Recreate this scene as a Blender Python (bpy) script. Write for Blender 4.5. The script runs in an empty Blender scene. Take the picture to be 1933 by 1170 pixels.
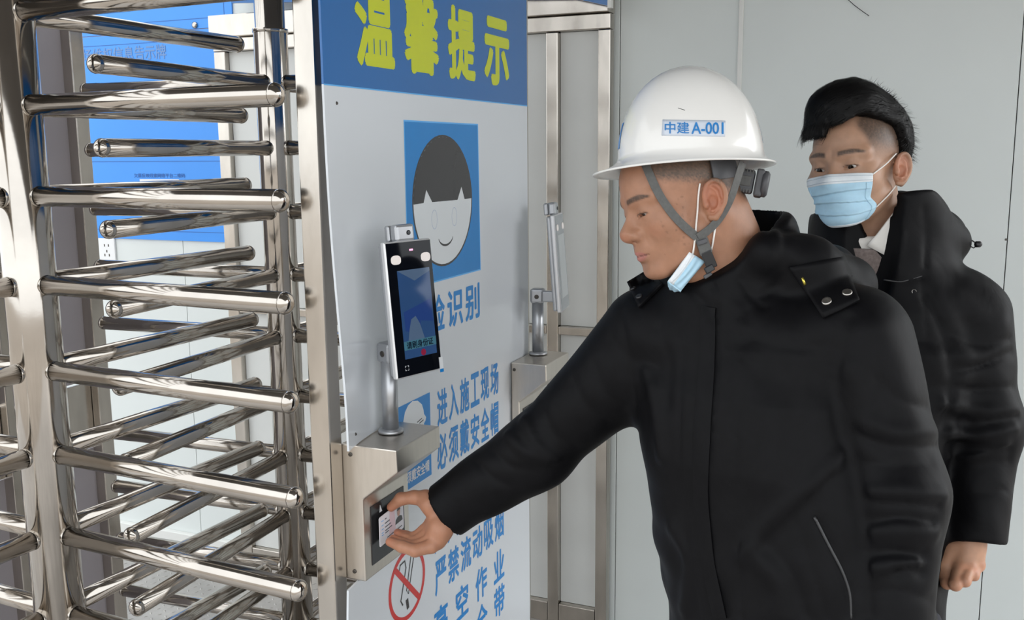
import bpy, bmesh, math, random
import numpy as np
from mathutils import Vector, Matrix

# ------------------------------------------------------------------ camera
IW, IH = 1933, 1170
FPX = 1820.0
CX, CY = 966.5, 585.0
CAMH = 1.62
def nrm(v):
    v = np.array(v, float); return v / np.linalg.norm(v)
def dcam(px, py): return np.array([(px - CX) / FPX, -(py - CY) / FPX, -1.0])
UPC = -nrm(dcam(1060, 585 + 11115))
FYC = dcam(1748, 283); FYC = nrm(FYC - UPC * FYC.dot(UPC))
FXC = np.cross(FYC, UPC)
RC = np.array([FXC, FYC, UPC])          # world = RC @ camera
CAM = np.array([0, 0, CAMH])
def ray(px, py): return RC @ dcam(px, py)
def at(px, py, d): return CAM + ray(px, py) * d
def onX(px, py, x): r = ray(px, py); return CAM + r * (x / r[0])
def onY(px, py, y): r = ray(px, py); return CAM + r * (y / r[1])
def onZ(px, py, z): r = ray(px, py); return CAM + r * ((z - CAMH) / r[2])
CRIGHT = RC @ np.array([1, 0, 0.]); CUP = RC @ np.array([0, 1., 0]); CBACK = RC @ np.array([0, 0, 1.])

scene = bpy.context.scene
COL = scene.collection
cam_data = bpy.data.cameras.new('camera'); cam = bpy.data.objects.new('camera', cam_data)
COL.objects.link(cam); scene.camera = cam
M4 = np.eye(4); M4[:3, :3] = RC; M4[:3, 3] = CAM
cam.matrix_world = Matrix(M4.tolist())
cam_data.sensor_width = 36.0; cam_data.sensor_fit = 'HORIZONTAL'
cam_data.lens = 36.0 * FPX / IW
cam_data.clip_start = 0.05; cam_data.clip_end = 200

# ------------------------------------------------------------------ world, light, exposure
world = bpy.data.worlds.new('overcast'); scene.world = world; world.use_nodes = True
bg = world.node_tree.nodes['Background']
bg.inputs[0].default_value = (0.93, 0.97, 1.0, 1); bg.inputs[1].default_value = 1.32
sun_d = bpy.data.lights.new('hazy_sun', 'SUN'); sun_d.energy = 1.15; sun_d.angle = math.radians(50)
sun = bpy.data.objects.new('hazy_sun', sun_d); COL.objects.link(sun)
sun.rotation_euler = Vector((-0.80, -0.28, -0.45)).to_track_quat('-Z', 'Y').to_euler()
scene.view_settings.view_transform = 'Standard'; scene.view_settings.look = 'None'
scene.view_settings.gamma = 1.0; scene.view_settings.use_curve_mapping = False
scene.view_settings.exposure = 0.70

# ------------------------------------------------------------------ materials
MATS = {}
def srgb(r, g, b):
    def c(v):
        v /= 255.0
        return v / 12.92 if v <= 0.04045 else ((v + 0.055) / 1.055) ** 2.4
    return (c(r), c(g), c(b), 1)
def mat(name, col=(0.8, 0.8, 0.8, 1), rough=0.5, metal=0.0, spec=0.5, emit=None, estr=0.0,
        noise=None, bump=None, sss=0.0, coat=0.0, sheen=0.0, vcol=None, stretch=(1, 1, 1), folds=None, rnoise=0.0):
    m = bpy.data.materials.new(name); m.use_nodes = True
    nt = m.node_tree; b = nt.nodes['Principled BSDF']
    b.inputs['Base Color'].default_value = col
    b.inputs['Roughness'].default_value = rough
    b.inputs['Metallic'].default_value = metal
    b.inputs['Specular IOR Level'].default_value = spec
    b.inputs['Coat Weight'].default_value = coat
    b.inputs['Sheen Weight'].default_value = sheen
    if emit:
        b.inputs['Emission Color'].default_value = emit; b.inputs['Emission Strength'].default_value = estr
    if sss:
        b.inputs['Subsurface Weight'].default_value = sss
        b.inputs['Subsurface Radius'].default_value = (0.01, 0.004, 0.002)
        b.inputs['Subsurface Scale'].default_value = 0.6
    tc = nt.nodes.new('ShaderNodeTexCoord'); mp = nt.nodes.new('ShaderNodeMapping')
    mp.inputs['Scale'].default_value = stretch
    nt.links.new(tc.outputs['Object'], mp.inputs[0])
    src = None
    if vcol:
        a = nt.nodes.new('ShaderNodeVertexColor'); a.layer_name = vcol; src = a.outputs[0]
    if noise:                                    # (scale, amount)
        n = nt.nodes.new('ShaderNodeTexNoise'); n.inputs['Scale'].default_value = noise[0]
        n.inputs['Detail'].default_value = 5
        nt.links.new(mp.outputs[0], n.inputs['Vector'])
        mr = nt.nodes.new('ShaderNodeMapRange')
        mr.inputs['From Min'].default_value = 0.3; mr.inputs['From Max'].default_value = 0.7
        mr.inputs['To Min'].default_value = 1 - noise[1]; mr.inputs['To Max'].default_value = 1 + noise[1]
        nt.links.new(n.outputs[0], mr.inputs[0])
        mx = nt.nodes.new('ShaderNodeVectorMath'); mx.operation = 'SCALE'
        if src is not None: nt.links.new(src, mx.inputs[0])
        else: mx.inputs[0].default_value = col[:3]
        nt.links.new(mr.outputs[0], mx.inputs['Scale'])
        nt.links.new(mx.outputs[0], b.inputs['Base Color'])
        if rnoise:
            m2 = nt.nodes.new('ShaderNodeMapRange')
            m2.inputs['To Min'].default_value = max(rough - rnoise, 0.02); m2.inputs['To Max'].default_value = rough + rnoise
            nt.links.new(n.outputs[0], m2.inputs[0]); nt.links.new(m2.outputs[0], b.inputs['Roughness'])
    elif src is not None:
        nt.links.new(src, b.inputs['Base Color'])
    if bump:                                     # (scale, strength, distance)
        n2 = nt.nodes.new('ShaderNodeTexNoise'); n2.inputs['Scale'].default_value = bump[0]
        n2.inputs['Detail'].default_value = 4
        nt.links.new(mp.outputs[0], n2.inputs['Vector'])
        bp = nt.nodes.new('ShaderNodeBump'); bp.inputs['Strength'].default_value = bump[1]
        bp.inputs['Distance'].default_value = bump[2]
        nt.links.new(n2.outputs[0], bp.inputs['Height']); nt.links.new(bp.outputs[0], b.inputs['Normal'])
        if folds:
            n3 = nt.nodes.new('ShaderNodeTexNoise'); n3.inputs['Scale'].default_value = folds[0]; n3.inputs['Detail'].default_value = 2.5; n3.inputs['Distortion'].default_value = 1.6
            nt.links.new(mp.outputs[0], n3.inputs['Vector'])
            b3 = nt.nodes.new('ShaderNodeBump'); b3.inputs['Strength'].default_value = folds[1]; b3.inputs['Distance'].default_value = folds[2]
            nt.links.new(n3.outputs[0], b3.inputs['Height']); nt.links.new(b3.outputs[0], bp.inputs['Normal'])
    MATS[name] = m
    return m
mat('steel', (0.50, 0.46, 0.415, 1), 0.12, 1.0, noise=(9, 0.10), stretch=(1, 1, 1), bump=(14, 0.05, 0.004), rnoise=0.05)
mat('steel_post', (0.54, 0.50, 0.45, 1), 0.20, 1.0, noise=(5, 0.12), stretch=(3, 3, 1), bump=(9, 0.10, 0.004), rnoise=0.08)
mat('brushed', (0.64, 0.59, 0.53, 1), 0.36, 1.0, noise=(18, 0.04), stretch=(8, 8, 1), bump=(60, 0.05, 0.001), rnoise=0.06)
mat('alu', (0.52, 0.53, 0.55, 1), 0.38, 0.85, noise=(30, 0.03))
mat('alu_light', (0.75, 0.75, 0.76, 1), 0.3, 0.6)
mat('wall', srgb(219, 224, 222), 0.42, noise=(3, 0.02), bump=(45, 0.05, 0.003))
mat('wall_trim', srgb(226, 226, 222), 0.35, noise=(5, 0.02))
mat('infill', srgb(214, 215, 212), 0.45, noise=(6, 0.03), bump=(30, 0.06, 0.002))
mat('grey_sheet', srgb(158, 152, 156), 0.5, noise=(4, 0.03))
mat('dark_gap', srgb(40, 38, 38), 0.7, noise=(10, 0.1))
mat('ground', srgb(160, 152, 143), 0.9, noise=(2, 0.15), bump=(8, 0.3, 0.02))
mat('floor', (0.42, 0.40, 0.38, 1), 0.42, 0.3, noise=(6, 0.18), bump=(30, 0.15, 0.002), rnoise=0.1)
mat('roof', srgb(104, 102, 100), 0.6, noise=(3, 0.05))
mat('board_white', srgb(213, 217, 222), 0.16, noise=(3, 0.012), coat=0.3)
mat('board_blue', srgb(20, 100, 170), 0.18, noise=(3, 0.02), coat=0.3)
mat('print_yellow', srgb(198, 207, 40), 0.22, noise=(20, 0.02))
mat('print_blue', srgb(28, 130, 204), 0.22, noise=(20, 0.02))
mat('hat_blue', srgb(44, 128, 196), 0.3, noise=(20, 0.02))
mat('print_blue_pale', srgb(96, 178, 240), 0.22, noise=(20, 0.02))
mat('print_white', srgb(226, 229, 232), 0.22, noise=(20, 0.01))
mat('print_face', srgb(224, 228, 231), 0.22, noise=(20, 0.01))
mat('print_dark', srgb(58, 56, 57), 0.25, noise=(20, 0.03))
mat('print_red', srgb(200, 52, 50), 0.22, noise=(20, 0.02))
mat('print_grey', srgb(140, 160, 190), 0.3, noise=(20, 0.02))
mat('notice_blue', srgb(66, 150, 240), 0.3, noise=(4, 0.03))
mat('notice_ink', srgb(106, 144, 196), 0.4, noise=(20, 0.02))
mat('notice_line', srgb(40, 96, 168), 0.4, noise=(20, 0.02))
mat('plastic_white', srgb(235, 236, 236), 0.35, noise=(20, 0.01))
mat('black_glass', (0.004, 0.005, 0.008, 1), 0.05, spec=0.25, noise=(10, 0.05))
mat('black_plastic', (0.014, 0.014, 0.016, 1), 0.35, noise=(30, 0.05))
mat('reader_black', (0.018, 0.018, 0.020, 1), 0.22, noise=(30, 0.05))
mat('screw', (0.10, 0.09, 0.08, 1), 0.35, 0.8, noise=(60, 0.1))
mat('led', srgb(250, 240, 235), 0.3, emit=(1, 0.95, 0.92, 1), estr=0.05)
mat('led_red', srgb(240, 170, 200), 0.3, emit=(1, 0.35, 0.6, 1), estr=0.7)
mat('screen_blue', srgb(34, 56, 90), 0.08, emit=srgb(60, 98, 150), estr=0.16, noise=(9, 0.15))
mat('screen_blue_dark', srgb(30, 46, 84), 0.08, emit=srgb(44, 76, 150), estr=0.2, noise=(9, 0.1))
mat('screen_shape', srgb(62, 78, 100), 0.08, emit=srgb(104, 128, 158), estr=0.16, noise=(9, 0.1))
mat('screen_bar', srgb(48, 82, 98), 0.08, emit=srgb(90, 150, 170), estr=0.15, noise=(9, 0.05))
mat('screen_ink', srgb(20, 32, 48), 0.1, noise=(9, 0.05))
mat('screen_red', srgb(110, 28, 50), 0.1, emit=srgb(150, 40, 70), estr=0.2, noise=(9, 0.05))

# ------------------------------------------------------------------ mesh helpers
WLOC = {}
class MB:
    def __init__(s): s.v = []; s.f = []; s.sm = []
    def add(s, vs, fs, smooth=False):
        o = len(s.v); s.v += [tuple(map(float, p)) for p in vs]
        s.f += [tuple(i + o for i in f) for f in fs]; s.sm += [smooth] * len(fs)
        return s
    def box(s, lo, hi):
        x0, y0, z0 = lo; x1, y1, z1 = hi
        return s.add([(x0,y0,z0),(x1,y0,z0),(x1,y1,z0),(x0,y1,z0),(x0,y0,z1),(x1,y0,z1),(x1,y1,z1),(x0,y1,z1)],
            [(3,2,1,0),(4,5,6,7),(0,1,5,4),(1,2,6,5),(2,3,7,6),(3,0,4,7)])
    def obox(s, c, ax, ay, az, dims):
        c = np.array(c); V = []
        for k in ((-1,-1,-1),(1,-1,-1),(1,1,-1),(-1,1,-1),(-1,-1,1),(1,-1,1),(1,1,1),(-1,1,1)):
            V.append(c + np.array(ax)*k[0]*dims[0]/2 + np.array(ay)*k[1]*dims[1]/2 + np.array(az)*k[2]*dims[2]/2)
        return s.add(V, [(3,2,1,0),(4,5,6,7),(0,1,5,4),(1,2,6,5),(2,3,7,6),(3,0,4,7)])
    def lathe(s, base, axis, prof, n=24, cap=True):
        """prof: list of (t along axis, radius)"""
        axis = nrm(axis); a = np.cross(axis, [0, 0, 1.0]) if abs(axis[2]) < 0.9 else np.cross(axis, [1.0, 0, 0])
        a = nrm(a); b = np.cross(axis, a); V = []; F = []
        for t, r in prof:
            for k in range(n):
                th = 2*math.pi*k/n
                V.append(np.array(base) + axis*t + (a*math.cos(th) + b*math.sin(th))*r)
        m = len(prof)
        for i in range(m-1):
            for k in range(n):
                k2 = (k+1) % n
                F.append((i*n+k, i*n+k2, (i+1)*n+k2, (i+1)*n+k))
        s.add(V, F, True)
        if cap:
            o = len(s.v) - len(V)
            s.f.append(tuple(o+k for k in reversed(range(n)))); s.sm.append(False)
            s.f.append(tuple(o+(m-1)*n+k for k in range(n))); s.sm.append(False)
        return s
    def tube(s, pts, r, n=8, cap=True):
        """swept tube along polyline; r scalar or list"""
        pts = [np.array(p, float) for p in pts]; m = len(pts)
        rr = [r]*m if np.isscalar(r) else r
        V = []; F = []; ref = None
        for i, p in enumerate(pts):
            t = nrm(pts[min(i+1, m-1)] - pts[max(i-1, 0)])
            if ref is None:
                ref = np.cross(t, [0, 0, 1.0]) if abs(t[2]) < 0.9 else np.cross(t, [1.0, 0, 0])
            a = nrm(ref - t*ref.dot(t)); ref = a; b = np.cross(t, a)
            for k in range(n):
                th = 2*math.pi*k/n; V.append(p + (a*math.cos(th)+b*math.sin(th))*rr[i])
        for i in range(m-1):
            for k in range(n):
                k2 = (k+1) % n; F.append((i*n+k, i*n+k2, (i+1)*n+k2, (i+1)*n+k))
        s.add(V, F, True)
        if cap:
            o = len(s.v) - len(V)
            s.f.append(tuple(o+k for k in reversed(range(n)))); s.sm.append(False)
            s.f.append(tuple(o+(m-1)*n+k for k in range(n))); s.sm.append(False)
        return s
    def prism(s, poly, off, smooth=False):
        """poly: list of 3D points (planar), off: extrusion vector"""
        n = len(poly); off = np.array(off); V = [np.array(p, float) for p in poly]; V += [p + off for p in V]
        F = [tuple(reversed(range(n))), tuple(range(n, 2*n))]
        F += [(i, (i+1) % n, n+(i+1) % n, n+i) for i in range(n)]
        return s.add(V, F, smooth)
    def grid(s, P, smooth=True, closed_u=False):
        """P: array (nu, nv, 3)"""
        nu, nv = P.shape[:2]; F = []
        for i in range(nu if closed_u else nu-1):
            for j in range(nv-1):
                i2 = (i+1) % nu; F.append((i*nv+j, i2*nv+j, i2*nv+j+1, i*nv+j+1))
        return s.add(P.reshape(-1, 3), F, smooth)
    def mesh(s, name):
        me = bpy.data.meshes.new(name); me.from_pydata(s.v, [], s.f)
        me.polygons.foreach_set('use_smooth', s.sm); me.update()
        return me
    def build(s, name, material, parent=None, bevel=0.0, recalc=True):
        me = s.mesh(name)
        if recalc:
            bm = bmesh.new(); bm.from_mesh(me); bmesh.ops.recalc_face_normals(bm, faces=bm.faces); bm.to_mesh(me); bm.free()
        o = link(name, me, material, parent)
        if bevel:
            md = o.modifiers.new('bevel', 'BEVEL'); md.width = bevel; md.segments = 2; md.limit_method = 'ANGLE'; md.angle_limit = math.radians(40)
        return o
def link(name, me, material, parent=None):
    o = bpy.data.objects.new(name, me); COL.objects.link(o)
    if material is not None:
        me.materials.clear(); me.materials.append(MATS[material] if isinstance(material, str) else material)
    if parent is not None:
        o.parent = parent; o.location = tuple(-np.array(WLOC[parent.name]))
    WLOC[o.name] = np.zeros(3)
    return o
def thing(name, label, cat, loc=(0, 0, 0), group=None):
    o = bpy.data.objects.new(name, None); COL.objects.link(o); o.location = tuple(map(float, loc)); o.empty_display_size = 0.05
    WLOC[o.name] = np.array(loc, float)
    return tag(o, label, cat, group)
def tag(o, label=None, cat=None, group=None, kind=None):
    if label: o['label'] = label
    if cat: o['category'] = cat
    if group: o['group'] = group
    if kind: o['kind'] = kind
    return o
def struct(o): o['kind'] = 'structure'; return o

# text: glyph outlines turned into a flat mesh, fitted into a box o + u*[0,1] + v*[0,1]
def text_mesh(s, bold=0.0):
    cu = bpy.data.curves.new('t', 'FONT'); cu.body = s; cu.size = 1.0; cu.offset = bold; cu.resolution_u = 3
    ob = bpy.data.objects.new('t', cu); COL.objects.link(ob)
    dg = bpy.context.evaluated_depsgraph_get(); dg.update()
    me = bpy.data.meshes.new_from_object(ob.evaluated_get(dg))
    bpy.data.objects.remove(ob); bpy.data.curves.remove(cu)
    n = len(me.vertices); co = np.empty(n*3); me.vertices.foreach_get('co', co); co = co.reshape(-1, 3)
    fs = [tuple(p.vertices) for p in me.polygons]; bpy.data.meshes.remove(me)
    return co, fs
def text(s, o, u, v, material, parent, name='lettering', bold=0.02, lift=None, mapf=None):
    co, fs = text_mesh(s, 0.0)
    lo = co.min(0); hi = co.max(0)
    n = len(co)
    if bold > 0.004:                                  # heavier strokes: the outline repeated around itself
        cs = []; ff = []
        for k, (dx, dy) in enumerate(((0, 0), (1, 0), (-1, 0), (0, 1), (0, -1), (.7, .7), (-.7, .7), (.7, -.7), (-.7, -.7))):
            cs.append(co + np.array([dx*bold, dy*bold, 0])); ff += [tuple(i + k*n for i in f) for f in fs]
        co = np.concatenate(cs); fs = ff; lo = lo - bold; hi = hi + bold
    a = (co[:, :1]-lo[0])/(hi[0]-lo[0]); b = (co[:, 1:2]-lo[1])/(hi[1]-lo[1])
    P = np.array(o)[None] + a*np.array(u)[None] + b*np.array(v)[None]
    nn = nrm(np.cross(u, v))
    P = P + nn[None]*((np.arange(len(P)) // n) * 0.00002)[:, None]
    if lift is not None: P = P + np.array(lift)[None]
    if mapf: P = mapf(P)
    mb = MB(); mb.add(P, fs)
    return mb.build(name, material, parent, recalc=False)
def resample_early(pts, n):
    pts = np.array(pts, float); sl = np.r_[0, np.cumsum(np.linalg.norm(np.diff(pts, axis=0), axis=1))]; u = np.linspace(0, sl[-1], n)
    return np.stack([np.interp(u, sl, pts[:, k]) for k in range(3)], 1)

# ================================================================== the setting
fl = MB(); fl.box((-5, -0.6, -0.05), (3, 3.6, 0.0)); floor = struct(fl.build('floor', 'floor'))
gd = MB(); gd.add([(-40, -40, -0.052), (40, -40, -0.052), (40, 40, -0.052), (-40, 40, -0.052)], [(0, 1, 2, 3)]); struct(gd.build('ground', 'ground'))
# raised studs of the chequer plate where the photograph shows it
st = MB()
for i in range(64):
    for j in range(54):
        x = -3.25 + i*0.034; y = 1.35 + j*0.032
        if y > 2.9: continue
        a = math.radians(45 if (i+j) % 2 else -45); ca, sa = math.cos(a), math.sin(a)
        pts = [(0.013, 0), (0, 0.0042), (-0.013, 0), (0, -0.0042)]
        V = [(x+p*ca-q*sa, y+p*sa+q*ca, 0.0) for p, q in pts] + [(x+(p*ca-q*sa)*.6, y+(p*sa+q*ca)*.6, 0.0018) for p, q in pts]
        st.add(V, [(4,5,6,7)] + [(k, (k+1) % 4, 4+(k+1) % 4, 4+k) for k in range(4)])
so = st.build('floor_studs', 'floor', floor, recalc=False); so['kind'] = 'stuff'
YB = 3.0                                           # face of the back partition
wb = MB(); wb.box((-4.6, YB+0.006, 0), (0.98, YB+0.06, 3.0)); wall = struct(wb.build('wall_back', 'dark_gap'))
seams = [-4.6, -3.71, -2.69, -1.62, -0.90, -0.525, 0.222, 0.98]
for i in range(len(seams)-1):
    g = 0.0012
    p = MB(); p.box((seams[i]+g, YB, 0.0), (seams[i+1]-g, YB+0.008, 3.0)); p.build('wall_panel', 'wall', wall, bevel=0.001)
tr = MB(); tr.box((-0.534, YB-0.007, 0), (-0.520, YB-0.0005, 3.0)); struct(tr.build('trim_1', 'wall_trim', bevel=0.002))
rv = MB()
q = onY(1899, 452, YB); rv.lathe((q[0], YB-0.0005, q[2]), (0, -1, 0), [(0, .0035), (.0015, .003)], 10); rv.build('rivet', 'screw', wall)
bs = MB(); bs.box((-4.6, YB-0.025, 0), (-2.46, YB-0.0005, 0.06)); struct(bs.build('baseboard_back', 'wall_trim', bevel=0.003))
cl = MB(); cl.box((-1.75, 0.1, 2.66), (2.6, 3.1, 2.74)); struct(cl.build('unseen_canopy', 'roof'))  # unseen roof slab, extent shaped to shade the wall and darken steel reflections

# ---- stainless frame standing against the back partition
FY = 2.945
fr = thing('steel_partition', 'stainless steel frame with pale infill sheets against the white back wall', 'partition', (-1.6, FY, 0))
def bar(name, lo, hi, m='steel_post', parent=fr, bev=0.003):
    b = MB(); b.box(lo, hi); return b.build(name, m, parent, bevel=bev)
for x0, x1 in ((-2.44, -2.39), (-1.128, -1.088), (-0.955, -0.915), (-1.80, -1.76)):
    bar('post', (x0, FY, 0.0), (x1, FY+0.04, 1.992))
bar('top_rail', (-2.44, FY-0.002, 1.993), (-0.915, FY+0.042, 2.040))
bar('header', (-2.44, FY-0.022, 2.041), (-0.915, FY+0.045, 2.12))
for x0, x1 in ((-2.389, -1.801), (-1.759, -1.129), (-1.087, -0.956)):
    bar('bottom_rail', (x0, FY+0.001, 0.0), (x1, FY+0.039, 0.072))
    bar('middle_rail', (x0, FY+0.001, 1.022), (x1, FY+0.039, 1.050))
    bar('infill_sheet', (x0, FY+0.024, 1.051), (x1, FY+0.028, 1.992), 'infill', bev=0)
    bar('infill_sheet', (x0, FY+0.024, 0.073), (x1, FY+0.028, 1.021), 'infill', bev=0)
# blue sign above the frame, only its lower corner shows
sg = thing('blue_sign', 'blue sign with pale edge above the steel partition', 'sign', (-1.5, 2.87, 2.05))
s = MB(); s.prism([(-2.3, 2.885, 2.15), (-2.3, 2.885, 2.45), (-0.905, 2.885, 2.45), (-0.905, 2.885, 2.052), (-1.03, 2.885, 2.085)], (0, 0.012, 0)); s.build('board', 'board_blue', sg)
s = MB(); s.box((-0.905, 2.880, 2.045), (-0.893, 2.90, 2.45)); s.build('edge_trim', 'wall_trim', sg)

# ---- blue notices on the wall beyond the turnstile
def notice(label, x0, x1, z0, z1, group=None):
    t = thing('wall_notice', label, 'notice', ((x0+x1)/2, YB-0.006, z0), group)
    b = MB(); b.box((x0, YB-0.007, z0), (x1, YB-0.001, z1)); b.build('board', 'notice_blue', t)
    fb = MB(); w = 0.002; yy = YB-0.0078; e = 0.035
    for lo, hi in (((x0+e, z0+e), (x1-e, z0+e+w)), ((x0+e, z1-e-w), (x1-e, z1-e)), ((x0+e, z0+e), (x0+e+w, z1-e)), ((x1-e-w, z0+e), (x1-e, z1-e))):
        fb.box((lo[0], yy, lo[1]), (hi[0], yy+0.0005, hi[1]))
    fb.build('border_line', 'notice_line', t)
    return t
n1 = notice('blue rights information notice on white wall behind the rotor arms', -3.62, -2.415, 1.285, 2.085)
z0 = onY(300, 112, YB)[2]; z1 = onY(300, 84, YB)[2]
xa = onY(168, 98, YB)[0]; xb = onY(316, 96, YB)[0]; cw = (xb-xa)/7.6
text('施工现场维权信息告示牌', (xb-cw*11.2, YB-0.0082, z0), (cw*11.2, 0, 0), (0, 0, z1-z0), 'notice_ink', n1, 'heading', 0.012)
z0 = onY(300, 335, YB)[2]; z1 = onY(300, 327, YB)[2]; xa = onY(256, 331, YB)[0]; xb = onY(352, 333, YB)[0]
text('欠薪反映线索网络平台二维码', (xa, YB-0.0082, z0), (xb-xa, 0, 0), (0, 0, z1-z0), 'notice_line', n1, 'caption', 0.01)
xa = onY(267, 345, YB)[0]; xb = onY(341, 345, YB)[0]; z1 = onY(300, 338, YB)[2]
b = MB(); b.box((xa, YB-0.0085, z1-0.17), (xb, YB-0.0076, z1)); b.build('white_panel', 'print_white', n1)
b = MB(); yy = YB-0.0080; zz = onY(300, 305, YB)[2]
b.box((-3.50, yy, zz), (-2.46, yy+0.0005, zz+0.002)); b.build('rule_line', 'notice_line', n1)
n2 = notice('blue notice mounted higher on white wall above the rights information notice', -3.30, -2.385, 2.0885, 2.75)
b = MB(); q = onY(371, 48, YB); b.lathe((q[0], YB-0.007, q[2]), (0, -1, 0), [(0, .012), (.006, .012), (.009, .006)], 14); b.build('hanger', 'steel_post', n2)

# ---- thin wire end high on the wall
wr = [onY(x, y, YB)-np.array([0, 0.012, 0]) for x, y in ((1598, -3), (1612, 10), (1628, 22), (1641, 31))]
b = MB(); b.tube(resample_early(wr, 12), 0.0011, 6); tag(b.build('wire', 'black_plastic'), 'thin dark wire end hanging from the top of the white wall', 'wire')
# ---- wall socket
q = onY(205, 470, YB)
sk = thing('wall_socket', 'white power socket plate on the wall under the blue notice', 'socket', (q[0], YB, q[2]-0.043))
b = MB(); b.box((q[0]-0.043, YB-0.010, q[2]-0.045), (q[0]+0.043, YB-0.0005, q[2]+0.045)); b.build('plate', 'plastic_white', sk, bevel=0.003)
b = MB()
for dx, dz in ((-0.011, 0.016), (0.011, 0.016), (-0.012, -0.024), (0.012, -0.024), (0, -0.008)):
    b.box((q[0]+dx-0.0025, YB-0.0108, q[2]+dz-0.005), (q[0]+dx+0.0025, YB-0.0098, q[2]+dz+0.005))
b.build('socket_slots', 'screw', sk)['kind'] = 'stuff'

# ---- guard fence on the far side of the rotors
GX = -2.36
gf = thing('turnstile_guard', 'stainless guard fence with grey sheets behind the rotating arms', 'fence', (GX, 1.9, 0))
pY = [onX(150, 300, GX)[1], onX(25, 900, GX)[1]]
prev = None
for k, y in enumerate(pY):
    bar('post', (GX-0.045, y, 0), (GX, y+0.05, 2.5), 'steel_post', gf)
    ylo = (y-0.42) if k else pY[1]+0.049
    for z0, z1 in ((0.05, 0.70), (0.92, 2.45)):
        bar('grey_sheet', (GX-0.044, ylo, z0), (GX-0.038, y+0.01, z1), 'grey_sheet', gf, 0)
    bar('lock_plate', (GX-0.043, (y-0.40) if k else pY[1]+0.051, 0.705), (GX-0.028, y-0.001, 0.915), 'steel_post', gf)
bar('top_rail', (GX-0.045, 0.9, 2.501), (GX, pY[0]+0.06, 2.55), 'steel_post', gf)

# ================================================================== turnstile
AR = 0.0187
def rotor(label, x, y, ang, z_first, dz, n_up, n_arms, L, collar):
    t = thing('turnstile_rotor', label, 'turnstile', (x, y, 0))
    r = 0.047 if not collar else 0.042
    c = MB()
    if collar:
        c.lathe((x, y, 0), (0, 0, 1), [(0, r), (1.918, r), (1.922, r-0.001)], 40); c.build('column', 'steel', t)
        c = MB(); c.lathe((x, y, 1.918), (0, 0, 1), [(0.001, r+0.002), (0.010, r+0.002), (0.012, r-0.005), (0.60, r-0.005)], 40); c.build('upper_sleeve', 'steel', t)
    else:
        c.lathe((x, y, 0), (0, 0, 1), [(0, r), (2.5, r)], 40); c.build('column', 'steel', t)
    c = MB(); c.lathe((x, y, 0), (0, 0, 1), [(0.0, r+0.05), (0.012, r+0.05), (0.014, r+0.046)], 32); c.build('base_flange', 'steel_post', t)
    for w in range(4):
        a = ang + w*math.pi/2; d = np.array([math.cos(a), math.sin(a), 0])
        for k in range(-n_up, n_arms):
            z = z_first - dz*k
            if z < 0.12 or z > 2.35: continue
            base = np.array([x, y, z])
            m = MB(); s0 = r*0.55
            m.lathe(base, d, [(s0, AR), (L-0.012, AR)], 24)
            arm = m.build('arm', 'steel', t)
            m = MB()
            m.lathe(base, d, [(r*0.92, AR+0.0007), (r+0.0004, AR+0.0006), (r+0.0016, AR+0.0001)], 24, cap=False); m.build('weld', 'steel_post', arm)
            m = MB(); R = AR+0.0006
            m.lathe(base, d, [(L-0.0155, R*0.99), (L-0.013, R)] + [(L-0.013+0.014*math.sin(q), R*math.cos(q)) for q in (0.3, 0.6, 0.9, 1.15, 1.4)], 24); m.build('end_cap', 'steel', arm)
    return t
rotor('near stainless turnstile rotor with bright thick arms and dome caps', -1.552, 1.314, -0.0537, 1.7119, 0.1656, 3, 10, 0.62, False)
rotor('stainless turnstile rotor whose column carries a stepped sleeve near its top', -1.529, 2.063, 0.0471, 1.7967, 0.1617, 0, 11, 0.612, True)

# ---- cage post and header on the reader side
cg = thing('cage_frame', 'square stainless cage frame beside the information board', 'frame', (-0.91, 1.33, 0))
bar('post', (-0.931, 1.314, 0), (-0.893, 1.352, 2.5), 'steel_post', cg)
bar('post', (-0.931, 2.175, 0), (-0.893, 2.213, 2.5), 'steel_post', cg)
bar('top_rail', (-0.931, 1.353, 2.462), (-0.893, 2.174, 2.5), 'steel_post', cg)
bar('bottom_rail', (-0.931, 1.353, 0.0), (-0.893, 2.174, 0.05), 'steel_post', cg)

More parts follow.
